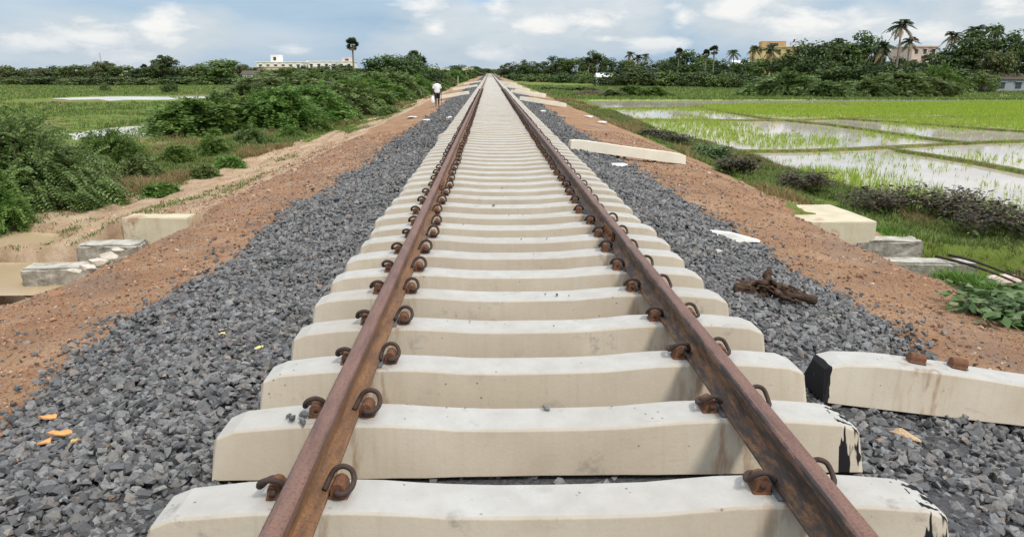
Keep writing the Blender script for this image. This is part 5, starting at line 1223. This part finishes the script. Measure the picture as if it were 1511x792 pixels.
# ------------------------------------------------------------------ walking person
pp = ground_at(645.5, 157.5); PX, PY, PZ = pp
root = empty('person', (PX, PY, PZ), R(8)); root.scale = (.90, .90, .90); tag(root, 'person walking on the red soil shoulder in white shirt and dark shorts, holding a bag', 'person')
J = {}; E_ = []; RD = {}
def jn(n, p, r, par=None):
    J[n] = p; RD[n] = r
    if par: E_.append((par, n))
jn('pelvis', (0, 0, .90), .115); jn('belly', (0, -.01, 1.05), .112, 'pelvis'); jn('chest', (0, -.01, 1.25), .125, 'belly'); jn('neck0', (0, 0, 1.40), .065, 'chest'); jn('neck', (0, -.012, 1.46), .05, 'neck0')
jn('head0', (0, -.02, 1.53), .078, 'neck'); jn('head1', (0, -.022, 1.61), .086, 'head0'); jn('head2', (0, -.015, 1.68), .062, 'head1'); jn('nose', (0, -.118, 1.565), .014, 'head0')
for s, sw in ((-1, .16), (1, -.14)):      # s=-1 is the side towards -x
    n = 'a' if s < 0 else 'b'
    jn('hip' + n, (s * .085, 0, .86), .092, 'pelvis'); jn('knee' + n, (s * .095, -sw * .55 - .02, .48), .056, 'hip' + n); jn('ank' + n, (s * .10, -sw * 1.0 + (.09 if sw < 0 else 0), .09), .036, 'knee' + n); jn('toe' + n, (s * .12, -sw * 1.0 - .13 + (.09 if sw < 0 else 0), .03), .03, 'ank' + n)
    jn('sh' + n, (s * .175, 0, 1.37), .062, 'chest'); jn('elb' + n, (s * .235, .03 - sw * .1, 1.10), .042, 'sh' + n); jn('wri' + n, (s * .255, -.06 + sw * .2, .86), .028, 'elb' + n); jn('palm' + n, (s * .262, -.07 + sw * .22, .79), .030, 'wri' + n)
    for f, (dy, l) in enumerate(((-.030, .072), (-.010, .082), (.010, .078), (.028, .062))):
        w0 = J['palm' + n]; jn(f'f{f}{n}', (w0[0], w0[1] + dy, w0[2] - l * .55), .0095, 'palm' + n); jn(f'g{f}{n}', (w0[0] - s * .022, w0[1] + dy, w0[2] - l), .008, f'f{f}{n}')
    w0 = J['palm' + n]; jn('th' + n, (w0[0] - s * .01, w0[1] - .048, w0[2] - .005), .010, 'palm' + n); jn('tt' + n, (w0[0] - s * .025, w0[1] - .062, w0[2] - .038), .008, 'th' + n)
    jn('ear' + n, (s * .088, -.01, 1.575), .016, 'head0')
ids = {n: i for i, n in enumerate(J)}
def skin(name, names, mat, grow=0.0, parent=None, sub=2, extra=None):
    nm = [n for n in J if n in names]; ix = {n: i for i, n in enumerate(nm)}
    me = bpy.data.meshes.new(name); me.from_pydata([J[n] for n in nm], [(ix[a], ix[b]) for a, b in E_ if a in ix and b in ix], [])
    o = link_mesh(name, me, mat, parent); md = o.modifiers.new('skin', 'SKIN'); md.use_smooth_shade = True
    for n in nm: me.skin_vertices[0].data[ix[n]].radius = ((RD[n] + grow), (RD[n] + grow)) if not (extra and n in extra) else extra[n]
    me.skin_vertices[0].data[0].use_root = True
    sb = o.modifiers.new('smooth', 'SUBSURF'); sb.levels = sb.render_levels = sub
    return o
body = skin('body', set(J), M['skin'], 0, root)
def tube_cloth(name, rings, mat, seg=18, parent=None, th=.008):
    bm = bmesh.new(); R0 = [[bm.verts.new((cx + rx * math.cos(2 * math.pi * k / seg), cy + ry * math.sin(2 * math.pi * k / seg), z)) for k in range(seg)] for cx, cy, z, rx, ry in rings]
    for a, b in zip(R0, R0[1:]):
        for k in range(seg): bm.faces.new((a[k], a[(k + 1) % seg], b[(k + 1) % seg], b[k]))
    o = bm_obj(name, bm, mat, parent, True); sd2 = o.modifiers.new('thick', 'SOLIDIFY'); sd2.thickness = th; sd2.offset = 1; return o
tube_cloth('shirt', [(0, 0, .84, .185, .150), (0, 0, .95, .178, .142), (0, -.01, 1.08, .172, .138), (0, -.01, 1.22, .190, .145), (0, 0, 1.34, .200, .130), (0, 0, 1.40, .150, .100), (0, 0, 1.435, .075, .075)], M['shirt'], parent=root)
for s, sw in ((-1, .16), (1, -.14)):
    n = 'a' if s < 0 else 'b'; a, b = np.array(J['sh' + n]), np.array(J['elb' + n]); bm = bmesh.new(); add_tube(bm, [a + (a - b) * .05, a * .5 + b * .5, a * .12 + b * .88], [.078, .072, .074], 14, False); bm_obj('shirt_sleeve', bm, M['shirt'], root, True)
    a, b = np.array(J['hip' + n]), np.array(J['knee' + n]); bm = bmesh.new(); add_tube(bm, [a + np.array([0, 0, .07]), a, a * .5 + b * .5, a * .08 + b * .92], [.118, .118, .098, .092], 14, False); bm_obj('shorts_leg', bm, M['shorts'], root, True)
    bm = bmesh.new(); add_tube(bm, [(s * .031, -.093, 1.598), (s * .031, -.104, 1.598)], [.012, .009], 8); bm_obj('eye', bm, M['shirt'], root, True)
bm = bmesh.new(); add_tube(bm, [(-.025, -.098, 1.528), (0, -.104, 1.526), (.025, -.098, 1.528)], [.005, .008, .005], 6); bm_obj('mouth', bm, M['hair'], root, True)
bm = bmesh.new(); bmesh.ops.create_icosphere(bm, subdivisions=3, radius=1)
bmesh.ops.delete(bm, geom=[v for v in bm.verts if v.co.z < -.15 - v.co.y * -.9 and v.co.y < .55 and v.co.z < .35], context='VERTS')
for v in bm.verts: v.co = Vector((v.co.x * .098, v.co.y * .108 - .012, v.co.z * .105 + 1.635))
o = bm_obj('hair', bm, M['hair'], root, True); sd3 = o.modifiers.new('thick', 'SOLIDIFY'); sd3.thickness = .01
Rm = Matrix.Rotation(R(8), 4, 'Z') @ Matrix.Scale(.90, 4)
hp = Rm @ Vector(J['palma']); bm = bmesh.new()
ring = []
for z, rx, ry in ((-.10, .02, .03), (-.16, .10, .05), (-.30, .135, .075), (-.44, .13, .075), (-.50, .09, .05)):
    ring.append([bm.verts.new((rx * math.cos(a) * (1 + .12 * math.sin(3 * a + z * 20)), ry * math.sin(a), z)) for a in np.linspace(0, 2 * math.pi, 16, endpoint=False)])
for a, b in zip(ring, ring[1:]):
    for k in range(16): bm.faces.new((a[k], a[(k + 1) % 16], b[(k + 1) % 16], b[k]))
bm.faces.new(ring[0]); bm.faces.new(ring[-1][::-1])
add_tube(bm, smooth_path([(-.035, 0, -.13), (-.03, 0, -.04), (0, 0, -.012), (.03, 0, -.04), (.035, 0, -.13)], 4), .008, 6)
o = bm_obj('carrier_bag', bm, M['bag'], None, True); o.location = (PX + hp.x, PY + hp.y, PZ + hp.z - .035); tag(o, 'white carrier bag hanging from the hand of the walking person', 'bag')
hp = Rm @ Vector(J['palmb']); bm = bmesh.new(); add_tube(bm, [(.0, -.02, .10), (.01, 0, -.2), (.05, .02, -.52)], [.016, .015, .013], 8)
o = bm_obj('stick', bm, M['cane'], None, True); o.location = (PX + hp.x - .022, PY + hp.y, PZ + hp.z - .05); tag(o, 'short dark stick held in the other hand of the walking person', 'stick')
